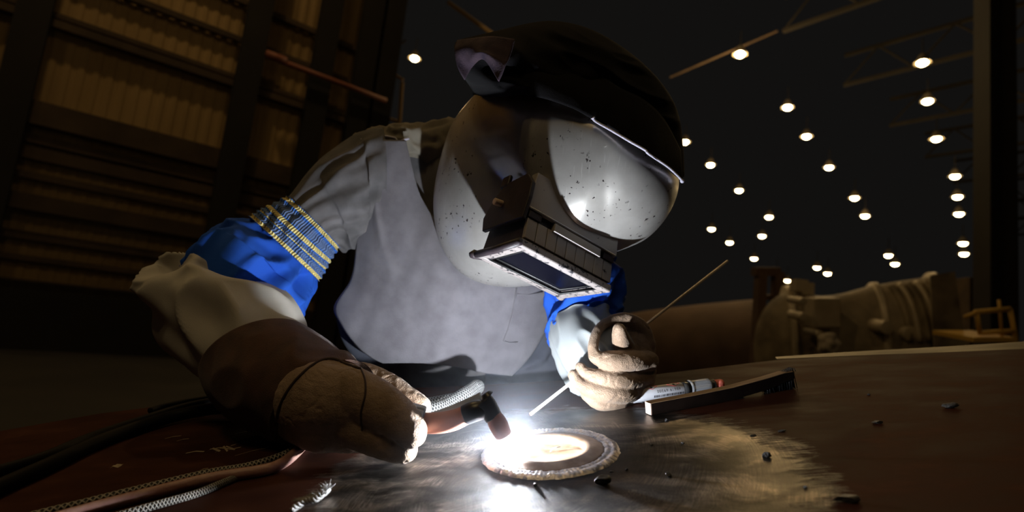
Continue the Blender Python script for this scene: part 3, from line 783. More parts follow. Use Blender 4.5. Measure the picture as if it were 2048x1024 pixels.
# body under the clothes: one continuous surface
bodymb = MB()
def chain(pts): capsule_chain(bodymb, pts, 16, 5)
chain([(960, 900, 1.24, 85), (950, 700, 1.11, 75), (940, 480, 1.08, 80), (960, 380, 1.06, 70)])
chain([(960, 350, 1.04, 45), (1050, 310, .95, 44), (1120, 290, .82, 48)])
chain([(1150, 260, .80, 90), (1130, 340, .765, 78)])
chain([(940, 380, 1.05, 44), (790, 370, .98, 34), (640, 430, .90, 32), (450, 570, .83, 40), (400, 610, .80, 38), (560, 730, .69, 30), (640, 790, .63, 26)])
chain([(960, 360, 1.05, 60), (1110, 370, 1.0, 50), (1170, 500, .93, 42), (1170, 600, .85, 38), (1190, 700, .76, 30), (1230, 740, .72, 28)])
pel = at(960, 900, 1.24)
for s in (-1, 1):
    hx = V((s * .1, 0, 0))
    capsule_world(bodymb, [(*(pel + hx), .085), (pel.x + s * .11, pel.y - .02, pel.z * .52, .06), (pel.x + s * .12, pel.y + .06, .10, .04), (pel.x + s * .13, pel.y - .05, .05, .035)], 16, 6)
body = remesh(bodymb, 'body', M['skin'], person, .009, 4)
tr = MB()
for s in (-1, 1):
    capsule_world(tr, [(*(pel + V((s * .1, 0, .02))), .125), (pel.x + s * .115, pel.y - .02, pel.z * .52, .1), (pel.x + s * .125, pel.y + .05, .14, .085)], 20, 6)
remesh(tr, 'trousers', M['trouser'], person, .012, 4, disp=lambda p, n: .006 * noise.noise(p * 14))
for s in (-1, 1):
    bt = MB(); capsule_world(bt, [(pel.x + s * .125, pel.y + .06, .2, .07), (pel.x + s * .125, pel.y + .06, .09, .06), (pel.x + s * .13, pel.y - .02, .06, .055), (pel.x + s * .135, pel.y - .12, .045, .045)], 16, 5)
    remesh(bt, 'boot', M['boot'], person, .008, 3)

# ------------------------------------------------------------------ helmet and hood
def radial(outline, cx, cy):
    n = len(outline)
    def R(th):
        d = (math.cos(th), math.sin(th)); best = 0
        for i in range(n):
            a, b = outline[i], outline[(i + 1) % n]
            ax_, ay_ = a[0] - cx, a[1] - cy; ex, ey = b[0] - a[0], b[1] - a[1]
            den = d[0] * ey - d[1] * ex
            if abs(den) < 1e-9: continue
            t = (ax_ * ey - ay_ * ex) / den; u = (ax_ * d[1] - ay_ * d[0]) / den
            if t > 0 and 0 <= u <= 1: best = max(best, t)
        return best
    return R
HK = 1.09     # the head's distance from the camera
def ath(x, y, d): return at(x, y, d * HK)
def balloon(outline, cx, cy, d, df, db, n=180, m=90, keep=None, fold=None, tilt=(0, 0), p=1.0, smooth_it=6):
    """a bulging shell whose outline in the picture is the given one; df and db are its depths towards and away from the camera"""
    ol = crom(outline + [outline[0]], 6)[:-1]
    R = radial([tuple(o) for o in ol], cx, cy)
    rr = [R(2 * PI * k / n) for k in range(n)]
    for _ in range(smooth_it): rr = [(rr[k - 1] + 2 * rr[k] + rr[(k + 1) % n]) / 4 for k in range(n)]
    vs = []; fs = []; px = []
    for i in range(m + 1):
        ph = PI * i / m; s = math.sin(ph) ** p; c = math.cos(ph)
        for k in range(n):
            th = 2 * PI * k / n
            x = cx + rr[k] * s * math.cos(th); y = cy + rr[k] * s * math.sin(th)
            dd = d - (df if c > 0 else db) * c + tilt[0] * (x - cx) + tilt[1] * (y - cy)
            if fold: dd, sc = fold(x, y, th, ph, dd); x = cx + (x - cx) * sc; y = cy + (y - cy) * sc
            vs.append(ath(x, y, dd)); px.append((x, y, ph))
    for i in range(m):
        for k in range(n):
            k2 = (k + 1) % n
            f = (i * n + k, i * n + k2, (i + 1) * n + k2, (i + 1) * n + k)
            if keep and not all(keep(*px[q]) for q in f): continue
            fs.append(f)
    used = sorted({q for f in fs for q in f}); mp = {q: i for i, q in enumerate(used)}
    return [vs[q] for q in used], [tuple(mp[q] for q in f) for f in fs]
def weld_mesh(vs, fs, dist=1e-5): return MB().add(vs, fs)

def build_helmet():
    out = [(950, 188), (905, 245), (880, 320), (867, 390), (870, 450), (886, 500), (916, 542), (960, 566), (1010, 574), (1060, 572), (1110, 560), (1160, 535), (1205, 512), (1243, 500), (1292, 478), (1328, 442), (1350, 402), (1358, 362), (1350, 300), (1320, 230), (1260, 170), (1180, 135), (1080, 130), (1000, 150)]
    # crown line: the shell stops under the hood
    def hem_y(x):
        pts = [(900, 150), (946, 186), (1000, 187), (1050, 189), (1100, 198), (1150, 216), (1184, 234), (1215, 250), (1262, 280), (1312, 316), (1366, 360), (1400, 380)]
        for a, b in zip(pts, pts[1:]):
            if a[0] <= x <= b[0]: return a[1] + (b[1] - a[1]) * (x - a[0]) / (b[0] - a[0])
        return 150 if x < 900 else 380
    keep = lambda x, y, ph: (y > hem_y(x) - 5) and ph < PI * .72
    def fold(x, y, th, ph, dd):
        # the chin side lies deeper than the brow; a soft ridge runs down from the crown
        dd -= .00017 * (max(x, 1070) - 1190)
        dd += .01 * max(0, (1085 - x) / 200) ** 1.2
        # the brow overhangs the housing: the shell steps back below and left of this line
        P = [(1030, 200), (1048, 300), (1069, 375), (1095, 422), (1128, 460), (1166, 485), (1210, 499), (1262, 502)]
        bd = 1e9; side = 1; ww = 12
        for (x0, y0), (x1, y1) in zip(P, P[1:]):
            ex, ey = x1 - x0, y1 - y0; t = max(0, min(1, ((x - x0) * ex + (y - y0) * ey) / (ex * ex + ey * ey)))
            qx, qy = x0 + ex * t, y0 + ey * t; dq = math.hypot(x - qx, y - qy)
            if dq < bd:
                bd = dq; side = 1 if ex * (y - y0) - ey * (x - x0) > 0 else -1
                ww = 14 + 110 * max(0, min(1, (410 - qy) / 150))
        if side > 0:
            t = min(1, bd / ww); dd += .042 * t * t * (3 - 2 * t)
        return dd, 1.0
    vs, fs = balloon(out, 1212, 292, .715, .130, .10, keep=keep, fold=fold, n=300, m=150)
    h = MB().add(vs, fs).build('welding_helmet', M['shell'], person, solid=.003)
    h['label'] = 'scuffed silver welding helmet'
    # rim bead along the shell's edge on the right
    # ---- lens housing
    A = V(((952 - 1024) / F * .636 * HK, -(510 - 512) / F * .636 * HK, -.636 * HK))
    u = V((.104, -.053, -.062)) * HK; v = V((.057, .014, .080))
    ul = u.length; u = u.normalized(); v = (v - u * v.dot(u)); vl = .098; v.normalize(); n = -(u.cross(v)); 
    if n.y > 0: n = -n
    O = A + u * ul / 2 + v * vl / 2
    FR = cam.matrix_world @ Matrix.Translation(O) @ Matrix((u, v, n)).transposed().to_4x4()
    a, b = ul / 2, vl / 2            # half sizes; local x along the lens, y towards the brow, z out of the lens
    # housing body, tapering back to the shell
    mb = MB(FR)
    mb.hexa([(-a + .004, -b + .004, -.004), (a - .004, -b + .004, -.004), (a - .004, b - .004, -.004), (-a + .004, b - .004, -.004),
             (-a + .008, -b + .004, -.085), (a - .004, -b + .004, -.085), (a - .004, b - .012, -.085), (-a + .008, b - .012, -.085)])
    hs = mb.build('lens_housing', M['darkmetal'], h, smooth=False, bevel=.0025)
    # frame around the lens
    fr = MB(FR); wd = .013
    fr.hexa([(-a, b - wd, .004), (a, b - wd, .004), (a, b, .004), (-a, b, .004), (-a, b - wd, -.006), (a, b - wd, -.006), (a, b, -.006), (-a, b, -.006)])
    fr.hexa([(-a, -b, .004), (a, -b, .004), (a, -b + wd, .004), (-a, -b + wd, .004), (-a, -b, -.006), (a, -b, -.006), (a, -b + wd, -.006), (-a, -b + wd, -.006)])
    for s in (-1, 1):
        x0, x1 = sorted((s * a, s * (a - wd)))
        fr.hexa([(x0, -b + wd, .004), (x1, -b + wd, .004), (x1, b - wd, .004), (x0, b - wd, .004), (x0, -b + wd, -.006), (x1, -b + wd, -.006), (x1, b - wd, -.006), (x0, b - wd, -.006)])
    fr.build('lens_frame', M['creamframe'], h, smooth=False, bevel=.0022)
    gk = MB(FR)
    for i, (ins, z0, z1) in enumerate(((wd, .002, -.004), (wd + .006, -.001, -.006))):
        x, y = a - ins, b - ins
        gk.tube([(-x, -y, z0), (x, -y, z0), (x, y, z0), (-x, y, z0), (-x, -y, z0)], .0016, 8)
    gk.build('gasket', M['gasket'], h)
    MB(FR).box((0, 0, -.0035), (2 * (a - wd), 2 * (b - wd), .004)).build('lens', M['lens'], h, smooth=False)
    # corner feet
    for (x, y, r) in ((-a - .003, -b - .001, .0062), (a + .001, -b - .003, .006)):
        mb = MB(FR); mb.tube([(x + (.012 if x < 0 else -.004), y + .006, -.001), (x, y, .0), (x - (.004 if x < 0 else 0), y - .001, .003)], [r * .8, r, r * .55], 14)
        mb.build('corner_foot', M['darkmetal'] if x < 0 else M['creamframe'], h)
    # left rim bar, thick and dark
    mb = MB(FR); mb.tube([(-a - .001, -b, .0), (-a - .001, 0, .0015), (-a - .001, b, .0)], .0048, 12); mb.build('frame_rim', M['darkmetal'], h)
    # slatted brow face (+y side): eight tiles, then a raised bar and end clips
    tiles = 9; w_ = (2 * a - .006) / tiles
    for i in range(tiles):
        x = -a + .003 + w_ * (i + .5)
        MB(FR).hexa([(x - w_ / 2 + .0005, b - .006, -.008), (x + w_ / 2 - .0005, b - .006, -.008), (x + w_ / 2 - .0005, b - .0005, -.008), (x - w_ / 2 + .0005, b - .0005, -.008),
                     (x - w_ / 2 + .0005, b - .010, -.034), (x + w_ / 2 - .0005, b - .010, -.034), (x + w_ / 2 - .0005, b - .0045, -.034), (x - w_ / 2 + .0005, b - .0045, -.034)]).build('slat', M['slat'], h, smooth=False, bevel=.0006)
    MB(FR).hexa([(-a * .45, b - .008, -.032), (a * .6, b - .008, -.032), (a * .6, b + .001, -.032), (-a * .45, b + .001, -.032),
                 (-a * .45, b - .012, -.043), (a * .6, b - .012, -.043), (a * .6, b - .001, -.043), (-a * .45, b - .001, -.043)]).build('latch_bar', M['slat'], h, smooth=False, bevel=.0008)
    for s in (-1, 1):
        x = s * (a - .012)
        MB(FR).box((x, b - .007, -.039), (.018, .008, .008)).build('end_clip', M['darkmetal'], h, smooth=False, bevel=.0008)
    # chrome lip between the slats and the back face
    MB(FR).tube([(-a + .002, b - .003, -.046), (a - .002, b - .003, -.046)], .0014, 8).build('lip', M['alu'], h)
    MB(FR).hexa([(-a, b - .012, -.044), (a, b - .012, -.044), (a, b - .003, -.046), (-a, b - .003, -.046), (-a + .002, b - .02, -.095), (a - .002, b - .02, -.095), (a - .002, b - .008, -.095), (-a + .002, b - .008, -.095)]).build('back_cover', M['slat'], h, smooth=False, bevel=.001)
    # eight-sided mounting flange on the left side of the housing with a pin and a tab
    oc = [(-b - .002, -.05), (-b + .012, -.075), (-b + .03, -.092), (b - .02, -.094), (b - .004, -.078), (b - .002, -.058), (b - .004, -.03), (-b + .006, -.03)]
    q = []
    for x in (-a + .001, -a - .005): q += [(x, y, z) for y, z in oc]
    MB(FR).add(q, [tuple(range(8)), tuple(range(15, 7, -1))] + [(i, (i + 1) % 8, (i + 1) % 8 + 8, i + 8) for i in range(8)]).build('side_flange', M['darkmetal'], h, smooth=False, bevel=.0015)
    MB(FR).tube([(-a - .004, -b * .25, -.062), (-a - .016, -b * .25, -.060)], [.0045, .0045], 14).build('pivot_pin', M['woodend'], h, bevel=.001)['label'] = 'cream painted pin'
    MB(FR).box((-a - .003, -.020, -.096), (.006, .018, .018)).build('side_tab', M['darkmetal'], h, smooth=False, bevel=.004)
    return h
helmet = build_helmet()

def build_hood():
    out = [(907, 90), (914, 80), (940, 74), (1000, 60), (1060, 46), (1110, 42), (1170, 54), (1230, 84), (1290, 130), (1335, 182), (1358, 232), (1366, 290), (1369, 345), (1366, 366), (1345, 350), (1310, 322), (1250, 275), (1185, 238), (1150, 225), (1100, 205), (1050, 196), (1000, 194), (955, 192), (938, 170), (925, 150), (914, 120)]
    def fold(x, y, th, ph, dd):
        # long folds running along the head
        k = noise.noise(V(((x - 900) * .004 + (y) * .006, (y - .45 * x) * .022, 3.1)))
        dd -= .022 * max(0, 1 - abs(k) * 3.2) * math.sin(ph)
        k2 = noise.noise(V((x * .02, y * .02, 8)))
        return dd + .006 * k2, 1.0
    vs, fs = balloon(out, 1160, 150, .715, .10, .13, fold=fold, smooth_it=1, n=220, p=.85)
    hood = MB().add(vs, fs).build('hood', M['black'], person); hood['label'] = 'black cloth hood over the helmet crown'
    # front drape that carries the hem just above the shell
    top = [(938, 150, .70), (985, 125, .668), (1040, 115, .64), (1095, 120, .63), (1145, 135, .625), (1200, 150, .622), (1240, 175, .615), (1290, 200, .618), (1330, 240, .63), (1362, 300, .665)]
    bot = [(946, 190, .705), (1000, 189, .655), (1050, 191, .622), (1100, 200, .603), (1150, 218, .592), (1184, 236, .586), (1215, 252, .578), (1262, 282, .570), (1312, 318, .581), (1366, 362, .645)]
    T_, B_ = crom(top, 10), crom(bot, 10); vs = []; fs = []; nn = 16
    for i in range(len(T_)):
        for j in range(nn):
            s = j / (nn - 1); q = [T_[i][k] * (1 - s) + B_[i][k] * s for k in range(3)]
            vs.append(ath(q[0], q[1], q[2] - .008 * math.sin(PI * s) + .003 * noise.noise(V((q[0] * .03, q[1] * .012, 1)))))
    for i in range(len(T_) - 1):
        for j in range(nn - 1): fs.append((i * nn + j, i * nn + j + 1, (i + 1) * nn + j + 1, (i + 1) * nn + j))
    MB().add(vs, fs).build('hood_drape', M['black'], hood, solid=.002)
    pp = crom([(1185, 235, .583), (1192, 243, .583), (1225, 262, .573), (1262, 284, .567), (1290, 300, .571), (1298, 308, .573), (1335, 333, .60), (1356, 352, .63), (1365, 363, .642)], 8)
    MB().tube([ath(x, y, d) for x, y, d in pp], [.0026 if i < 3 or i > len(pp) - 4 else .0015 for i in range(len(pp))], 8).build('piping', M['piping'], hood)
    # turned-back purple flap at the left end
    def sheet(rows, n=14, sub=8, wob=.004):
        R = [crom(r, sub) for r in rows]; vs = []; fs = []; m = len(R[0]); cols = []
        for i in range(m): cols.append(crom([tuple(r[i]) for r in R], 6))
        k = len(cols[0])
        for i in range(m):
            for j in range(k):
                x, y, d = cols[i][j]; vs.append(ath(x, y, d + wob * noise.noise(V((x * .03, y * .03, 2)))))
        for i in range(m - 1):
            for j in range(k - 1): fs.append((i * k + j, i * k + j + 1, (i + 1) * k + j + 1, (i + 1) * k + j))
        return vs, fs
    vs, fs = sheet([[(914, 80, .645), (945, 76, .625), (985, 72, .61), (1030, 78, .605)],
                    [(909, 100, .635), (938, 98, .62), (970, 100, .60), (1020, 112, .597)],
                    [(914, 130, .632), (936, 122, .63), (966, 106, .597), (1008, 138, .592)],
                    [(930, 160, .638), (945, 134, .64), (968, 120, .612), (996, 162, .592)]])
    MB().add(vs, fs).build('turned_flap', M['purple'], hood, solid=.002)['label'] = 'turned-back purple lining'
build_hood()

# ------------------------------------------------------------------ gloves
def crease(p, n):
    a = noise.noise(p * 70); b = noise.noise(p * 150 + V((3, 1, 2)))
    c_ = noise.noise(p * 34)
    return -.0011 * max(0, 1 - abs(a) * 6) ** 2 * max(0, min(1, .4 + 2 * c_)) + .00045 * b + .0012 * c_
def build_left_hand():      # the fist on the right of the picture, holding the rod
    g = MB()
    cc = lambda pts: capsule_chain(g, pts, 22, 6)
    cc([(1250, 712, .765, 46), (1246, 752, .750, 52), (1236, 776, .738, 42)])                       # palm and back of hand
    cc([(1276, 690, .75, 24), (1290, 740, .735, 22), (1280, 785, .725, 22)])                        # knuckle row
    cc([(1296, 722, .725, 21), (1262, 722, .700, 22), (1222, 722, .690, 21), (1196, 716, .692, 15), (1186, 700, .697, 11)])   # index finger
    cc([(1254, 672, .77, 36), (1264, 695, .765, 46), (1262, 720, .76, 46)])                        # hollow behind the thumb
    cc([(1189, 714, .692, 12), (1186, 690, .700, 11), (1194, 664, .715, 10), (1214, 645, .735, 10), (1250, 636, .750, 12), (1280, 655, .755, 16), (1296, 690, .75, 16)])   # fingertip and web
    cc([(1256, 712, .750, 26), (1246, 690, .715, 20), (1241, 672, .694, 17), (1239, 660, .690, 14)])  # thumb
    cc([(1292, 758, .725, 19), (1250, 762, .694, 20), (1205, 757, .686, 18), (1172, 746, .69, 12), (1160, 734, .694, 10)])    # middle finger
    cc([(1288, 780, .725, 17), (1245, 788, .692, 19), (1195, 784, .682, 18), (1158, 768, .686, 13), (1146, 750, .690, 11)])   # ring finger
    cc([(1270, 800, .72, 14), (1235, 808, .695, 15), (1200, 806, .686, 15), (1172, 790, .686, 12)])  # little finger
    cc([(1186, 690, .765, 40), (1215, 722, .755, 45), (1240, 740, .745, 42)])                        # wrist
    gl = remesh(g, 'glove', M['leather'], person, .0014, 5, disp=crease)
    gl['label'] = 'tan leather glove closed round the filler rod'
    c = MB()
    sweep(c, [(1128, 755, 1262, 672, .765, .85), (1148, 740, 1238, 655, .757, .8), (1158, 752, 1256, 672, .75, .8)], 64, 8, fold=fabric_fold(.004, 2, 2, 1))
    c.build('cuff', mat('brown_suede_cuff', (.20, .10, .05), (.26, .14, .075), .9, scale=50, bump=.3, bscale=700), gl)
    # seams down the fingertips
    for pts in ([(1186, 735), (1182, 715), (1184, 698), (1192, 690)], [(1246, 652), (1247, 664), (1245, 678)], [(1166, 748), (1160, 740), (1158, 730)]):
        pass
    return gl
build_left_hand()

def build_right_hand():     # the gloved hand on the left, holding the torch
    g = MB()
    cc = lambda pts: capsule_chain(g, pts, 26, 6)
    cc([(596, 790, .64, 60), (640, 800, .605, 82), (690, 808, .59, 78), (715, 815, .585, 66)])          # back of the hand
    cc([(600, 840, .62, 46), (650, 848, .59, 56), (700, 855, .58, 40)])                                  # heel
    cc([(700, 785, .585, 52), (748, 806, .565, 50), (792, 832, .550, 42), (818, 858, .542, 35), (822, 864, .541, 33)])  # index finger
    cc([(700, 840, .58, 48), (750, 872, .562, 40), (786, 892, .553, 31), (808, 899, .551, 27)])          # middle finger
    cc([(655, 868, .59, 34), (700, 880, .575, 26), (735, 880, .57, 20)])                                 # ring and little finger side
    cc([(670, 760, .64, 40), (700, 758, .66, 36), (735, 758, .66, 31), (778, 774, .648, 27), (815, 797, .632, 24), (842, 813, .622, 20)])   # thumb
    gl = remesh(g, 'glove', M['leather'], person, .0014, 8, disp=crease)
    gl['label'] = 'tan leather glove gripping the torch'
    c = MB()
    sweep(c, [(428, 782, 606, 648, .715, .9), (452, 822, 640, 672, .69, .9), (500, 862, 672, 695, .66, .9), (540, 880, 705, 712, .635, .85), (566, 890, 730, 728, .615, .75)], 96, 12,
          fold=lambda th, t, p: .006 * ((1 - abs(noise.noise(V((math.cos(th) * 1.4, math.sin(th) * 1.4 + 6, t * 2)))) * 2.6) - .5) * math.sin(PI * t))
    c.build('gauntlet_cuff', M['cuffsuede'], gl)['label'] = 'dark brown suede gauntlet cuff'
    return gl
rg = build_right_hand()
def ray_depth(objs, px, py):
    """depth of the first hit among objs along the pixel's ray"""
    dg = bpy.context.evaluated_depsgraph_get()
    o = CAM_POS; d = (at(px, py, 1) - o).normalized(); best = None
    for ob in objs:
        mi = ob.matrix_world.inverted() if ob.parent is None else (root_of(ob).matrix_world).inverted()
        ok, loc, nn, _ = ob.ray_cast(mi @ o, (mi.to_3x3() @ d).normalized(), depsgraph=dg)
        if ok:
            wl = mi.inverted() @ loc; dd = to_px(wl)[2]
            best = dd if best is None else min(best, dd)
    return best
def surface_line(name, m, parent, pts, r, objs, lift=.0006, n=6):
    q = crom(pts, 8); out = []; last = None
    for x, y in q:
        d = ray_depth(objs, x, y)
        if d is None: d = last
        if d is None: continue
        last = d; out.append(at(x, y, d - lift))
    if len(out) > 2:
        # smooth the depth a little
        return MB().tube(out, r, n).build(name, m, parent)
bpy.context.view_layer.update()
surface_line('hem_stitch', M['palecuff'], b2, [(1103, 668), (1125, 655), (1150, 646), (1180, 636), (1205, 622)], .0006, [b2])
gcuff = [c for c in rg.children if 'gauntlet' in c.name][0]
surface_line('welt_seam', M['welt'], rg, [(552, 850), (560, 812), (580, 775), (610, 742), (640, 722), (668, 718), (692, 728), (722, 738)], .0019, [rg, gcuff])
surface_line('welt_seam', M['welt'], rg, [(722, 738), (730, 760), (730, 790), (722, 825), (724, 860)], .0011, [rg])

# ------------------------------------------------------------------ torch
def build_torch():
    base = P3(930, 860, 0)
    t = empty('welding_torch', base, 'pink-sleeved welding torch held in the glove, its nozzle at the arc', 'welding torch')
    def T(pts, rr, name, m, n=24, **kw): return MB().tube([at(*p[:3]) for p in crom([p for p in pts], 8)], [r * .552 / F for r in [q[0] for q in crom([(r,) for r in rr], 8)]], n).build(name, m, t, **kw)
    T([(700, 820, .585), (780, 836, .575), (850, 846, .563), (900, 842, .557), (940, 826, .553), (962, 816, .552)], [20, 20, 21, 21, 18, 16], 'neck', M['copper'])
    T([(930, 830, .553), (950, 822, .552), (975, 818, .552)], [20, 21, 18], 'head_boot', M['blackplastic'])
    T([(965, 800, .552), (974, 812, .552), (988, 836, .550)], [20, 20, 18], 'torch_head', M['blackplastic'])
    T([(984, 826, .550), (996, 848, .549), (1007, 870, .550)], [15, 19, 17], 'nozzle', M['cup'])
    T([(974, 792, .552), (970, 786, .552)], [15, 9], 'back_cap', M['blackplastic'])
    # switch under the thumb
    fr = Matrix.Translation(at(834, 822, .560)) @ C2W.to_4x4() @ Matrix.Rotation(math.radians(-14), 4, 'Z')
    MB(fr).box((0, 0, 0), (.017, .012, .012)).build('switch', M['greyplastic'], t, smooth=False, bevel=.002)
    MB(fr).box((.003, .0, .006), (.009, .008, .002)).build('switch_pad', M['label'], t, smooth=False, bevel=.001)
    # braided supply cable leaving behind the hand and turning down behind the plate's edge
    q = crom([(700, 850, .66), (790, 834, .68), (858, 822, .70), (900, 806, .72), (936, 784, .738), (952, 773, .75), (955, 776, .775), (940, 790, .79), (900, 800, .79), (850, 810, .78)], 8)
    MB().tube([at(*p) for p in q[8:]], .0092, 20, uvlen=6).build('braided_cable', M['braid'], t)
    q = crom([(820, 848, .60), (880, 832, .59), (940, 808, .576), (965, 796, .574)], 8)
    MB().tube([at(*p) for p in q], .0065, 16).build('gas_tube', mat('grey_tube', (.22, .24, .23), None, .5), t)
build_torch()

# filler rod
ra, rc = at(1063, 827, .655), at(1455, 522, .88)
# keep one straight line through the hand
rod = MB().tube([ra, ra + (rc - ra) * .5, rc], .002, 14)
ro = empty('filler_rod', ra, 'thin straight steel filler rod held in the fist, pointing at the arc', 'filler rod')
rod.build('rod', M['steelrod'], ro)
MB().tube([ra - (rc - ra).normalized() * .002, ra + (rc - ra).normalized() * .0015], .0019, 12).build('molten_tip', mat('hot_tip', (.9, .4, .25), None, .5, emit=(1, .35, .15), estr=1.2), ro)

# ------------------------------------------------------------------ things on the plate
def frame_on_plate(p0, p1, z):
    """frame with x from pixel p0 to p1 along the plate, z = plate normal, origin at p0"""
    a = onp(*p0); b = onp(*p1); th = math.atan2(b[1] - a[1], b[0] - a[0])
    return PLM @ Matrix.Translation((a[0], a[1], z)) @ Matrix.Rotation(th, 4, 'Z'), math.hypot(b[0] - a[0], b[1] - a[1])
def build_brush():
    fr, L = frame_on_plate((1304, 832), (1590, 779), 0)
    t = empty('wire_brush', fr, 'dark wooden wire brush lying on edge beside the orange-tipped marker', 'brush')
    wdt = .012; vs = []
    st = [(0, .0005, .0148), (.06, .0006, .0152), (L * .55, .001, .0165), (L * .8, .006, .0205), (L * .93, .011, .0235), (L, .014, .0235)]
    for x, z0, z1 in st: vs += [(x, 0, z0), (x, 0, z1), (x, wdt, z1), (x, wdt, z0)]
    fs = [(0, 1, 2, 3), tuple(len(vs) - 4 + i for i in (3, 2, 1, 0))]
    for i in range(len(st) - 1):
        for j in range(4): fs.append((4 * i + j, 4 * i + (j + 1) % 4, 4 * i + 4 + (j + 1) % 4, 4 * i + 4 + j))
    o = MB(fr).add(vs, fs).build('handle', M['wooddark'], t, smooth=False, bevel=.0008)
    tp = MB(fr); vs = []
    for x, z0, z1 in st: vs += [(x, .0002, z1 + .0003), (x, wdt - .0002, z1 + .0003), (x, .0002, z1 - .0006), (x, wdt - .0002, z1 - .0006)]
    fs = []
    for i in range(len(st) - 1):
        b = 4 * i; fs += [(b, b + 1, b + 5, b + 4), (b + 2, b + 6, b + 7, b + 3), (b, b + 4, b + 6, b + 2), (b + 1, b + 3, b + 7, b + 5)]
    tp.add(vs, fs).build('top_edge', M['wood'], t, smooth=False)['label'] = 'lighter brown top edge'  # lighter brown strip along the handle's top
    MB(fr).box((-.0003, wdt / 2, .0077), (.0012, wdt - .0006, .0138)).build('cut_end', M['woodend'], t, smooth=False)['label'] = 'sawn end, painted pale as if arc-lit'
    br = MB(fr); rnd = random.Random(1)
    for i in range(22):
        for j in range(5):
            x = L * .80 + i * (L * .22) / 22; y = .002 + j * .002
            zt = .009 + .010 * max(0, (x - L * .8) / (L * .2))
            for k in range(3):
                dx, dy = rnd.uniform(-.002, .004), rnd.uniform(-.002, .002)
                br.tube([(x + rnd.uniform(-.001, .001), y, zt + .004), (x + dx, y + dy, max(.0006, zt - .018 + rnd.uniform(-.002, .002)))], .00045, 4)
            if i > 3: br.tube([(x, y, zt + .008), (x + rnd.uniform(.001, .008), y + rnd.uniform(-.001, .001), zt + rnd.uniform(-.004, .004))], .0005, 4)
    b = br.build('bristles', M['bristle'], t); b['kind'] = 'stuff'
build_brush()
def build_marker():
    r = .0092
    fr, L = frame_on_plate((1262, 810), (1452, 782), 0)
    fr = fr @ Matrix.Translation((0, .004, r + .0005)) @ Matrix.Rotation(PI / 2, 4, 'Y')       # local z along the pen
    t = empty('paint_marker', fr, 'aluminium paint marker with white label and orange tip, behind the brush', 'marker pen')
    k = L / .19
    def lz(prof, name, m, **kw): return MB(fr).lathe([(a, z * k) for a, z in prof], 40).build(name, m, t, **kw)
    lz([(.0088, -.01), (.0090, .0), (.0090, .102), (.0086, .103)], 'barrel', M['label'])
    lz([(.0086, .102), (.0086, .118)], 'collar', M['darkalu'])
    vs = []; n = 60
    fs = []; prof = [(.0098, .117), (.0104, .119), (.0104, .121), (.0099, .122), (.0099, .152), (.0096, .157), (.0078, .160), (.0072, .161)]
    for a, z in prof:
        for i in range(n):
            rr = a - (.0006 if (i % 2 and .121 < z < .158) else 0)
            vs.append((rr * math.cos(2 * PI * i / n), rr * math.sin(2 * PI * i / n), z * k))
    for j in range(len(prof) - 1):
        for i in range(n): fs.append((j * n + i, j * n + (i + 1) % n, (j + 1) * n + (i + 1) % n, (j + 1) * n + i))
    MB(fr).add(vs, fs).build('ribbed_cap', M['alu'], t, smooth=False)
    lz([(.0068, .160), (.0068, .166), (.0072, .1665), (.0072, .169), (.0064, .170)], 'ferrule', M['darkalu'])
    lz([(.0060, .168), (.0060, .183), (.0052, .187), (.0001, .188)], 'tip', M['orange'])
    # printing on the label; upside down for the viewer, as the pen lies
    # text wrapped on the barrel's near side
    cu = bpy.data.curves.new('txt', 'FONT'); cu.body = '48619 69300'; cu.size = .0052; cu.align_x = 'CENTER'; cu.align_y = 'CENTER'; cu.space_character = 1.25
    to = bpy.data.objects.new('tmp', cu); C.objects.link(to)
    dg = bpy.context.evaluated_depsgraph_get(); dg.update()
    tm = bpy.data.meshes.new_from_object(to.evaluated_get(dg)); bpy.data.objects.remove(to)
    # direction on the barrel that faces the camera
    ci = fr.inverted() @ CAM_POS; a0 = math.atan2(ci.y, ci.x)
    upl = (fr.to_3x3().inverted() @ UPW); au = math.atan2(upl.y, upl.x)
    sgn = 1 if math.sin(au - a0) > 0 else -1
    def wrap(lx, ly, lift=.00012):   # lx along the pen (left to right), ly up round the barrel
        a = a0 + sgn * (.15 + ly / .009); rr = .0090 + lift
        return (rr * math.cos(a), rr * math.sin(a), .072 * k + lx)
    tv = [wrap(-v_.co.x, -v_.co.y + .0002) for v_ in tm.vertices]
    MB(fr).add(tv, [tuple(p.vertices) for p in tm.polygons]).build('printed_number', M['ink'], t, smooth=False)
    bc = MB(fr); rnd = random.Random(5); x = -.022
    while x < .022:
        wv = rnd.choice((.0004, .0008, .0012)); q = []
        for yy in (-.0075, -.006, -.0045): q += [wrap(x, yy), wrap(x + wv, yy)]
        bc.add(q, [(0, 1, 3, 2), (2, 3, 5, 4)]); x += wv + rnd.choice((.0005, .0008, .001))
    bc.build('printed_bars', M['ink'], t, smooth=False)
    for cx in (-.022, .010):
        hz = MB(fr)
        c4 = [(cx - .009, .0085), (cx, .0035), (cx + .009, .0085), (cx, .0135)]
        for i in range(4):
            p, q_ = c4[i], c4[(i + 1) % 4]; pts = [wrap(p[0] + (q_[0] - p[0]) * s / 6, p[1] + (q_[1] - p[1]) * s / 6) for s in range(7)]
            hz.tube(pts, .00022, 5)
        hd = hz.build('hazard_diamond', M['redink'], t)
        cpt = [wrap(cx + .0018 * math.cos(s * PI / 4), .0075 + .0018 * math.sin(s * PI / 4), .0002) for s in range(8)]
        MB(fr).add(cpt, [tuple(range(8))]).build('hazard_symbol', M['ink'], t, smooth=False)
build_marker()

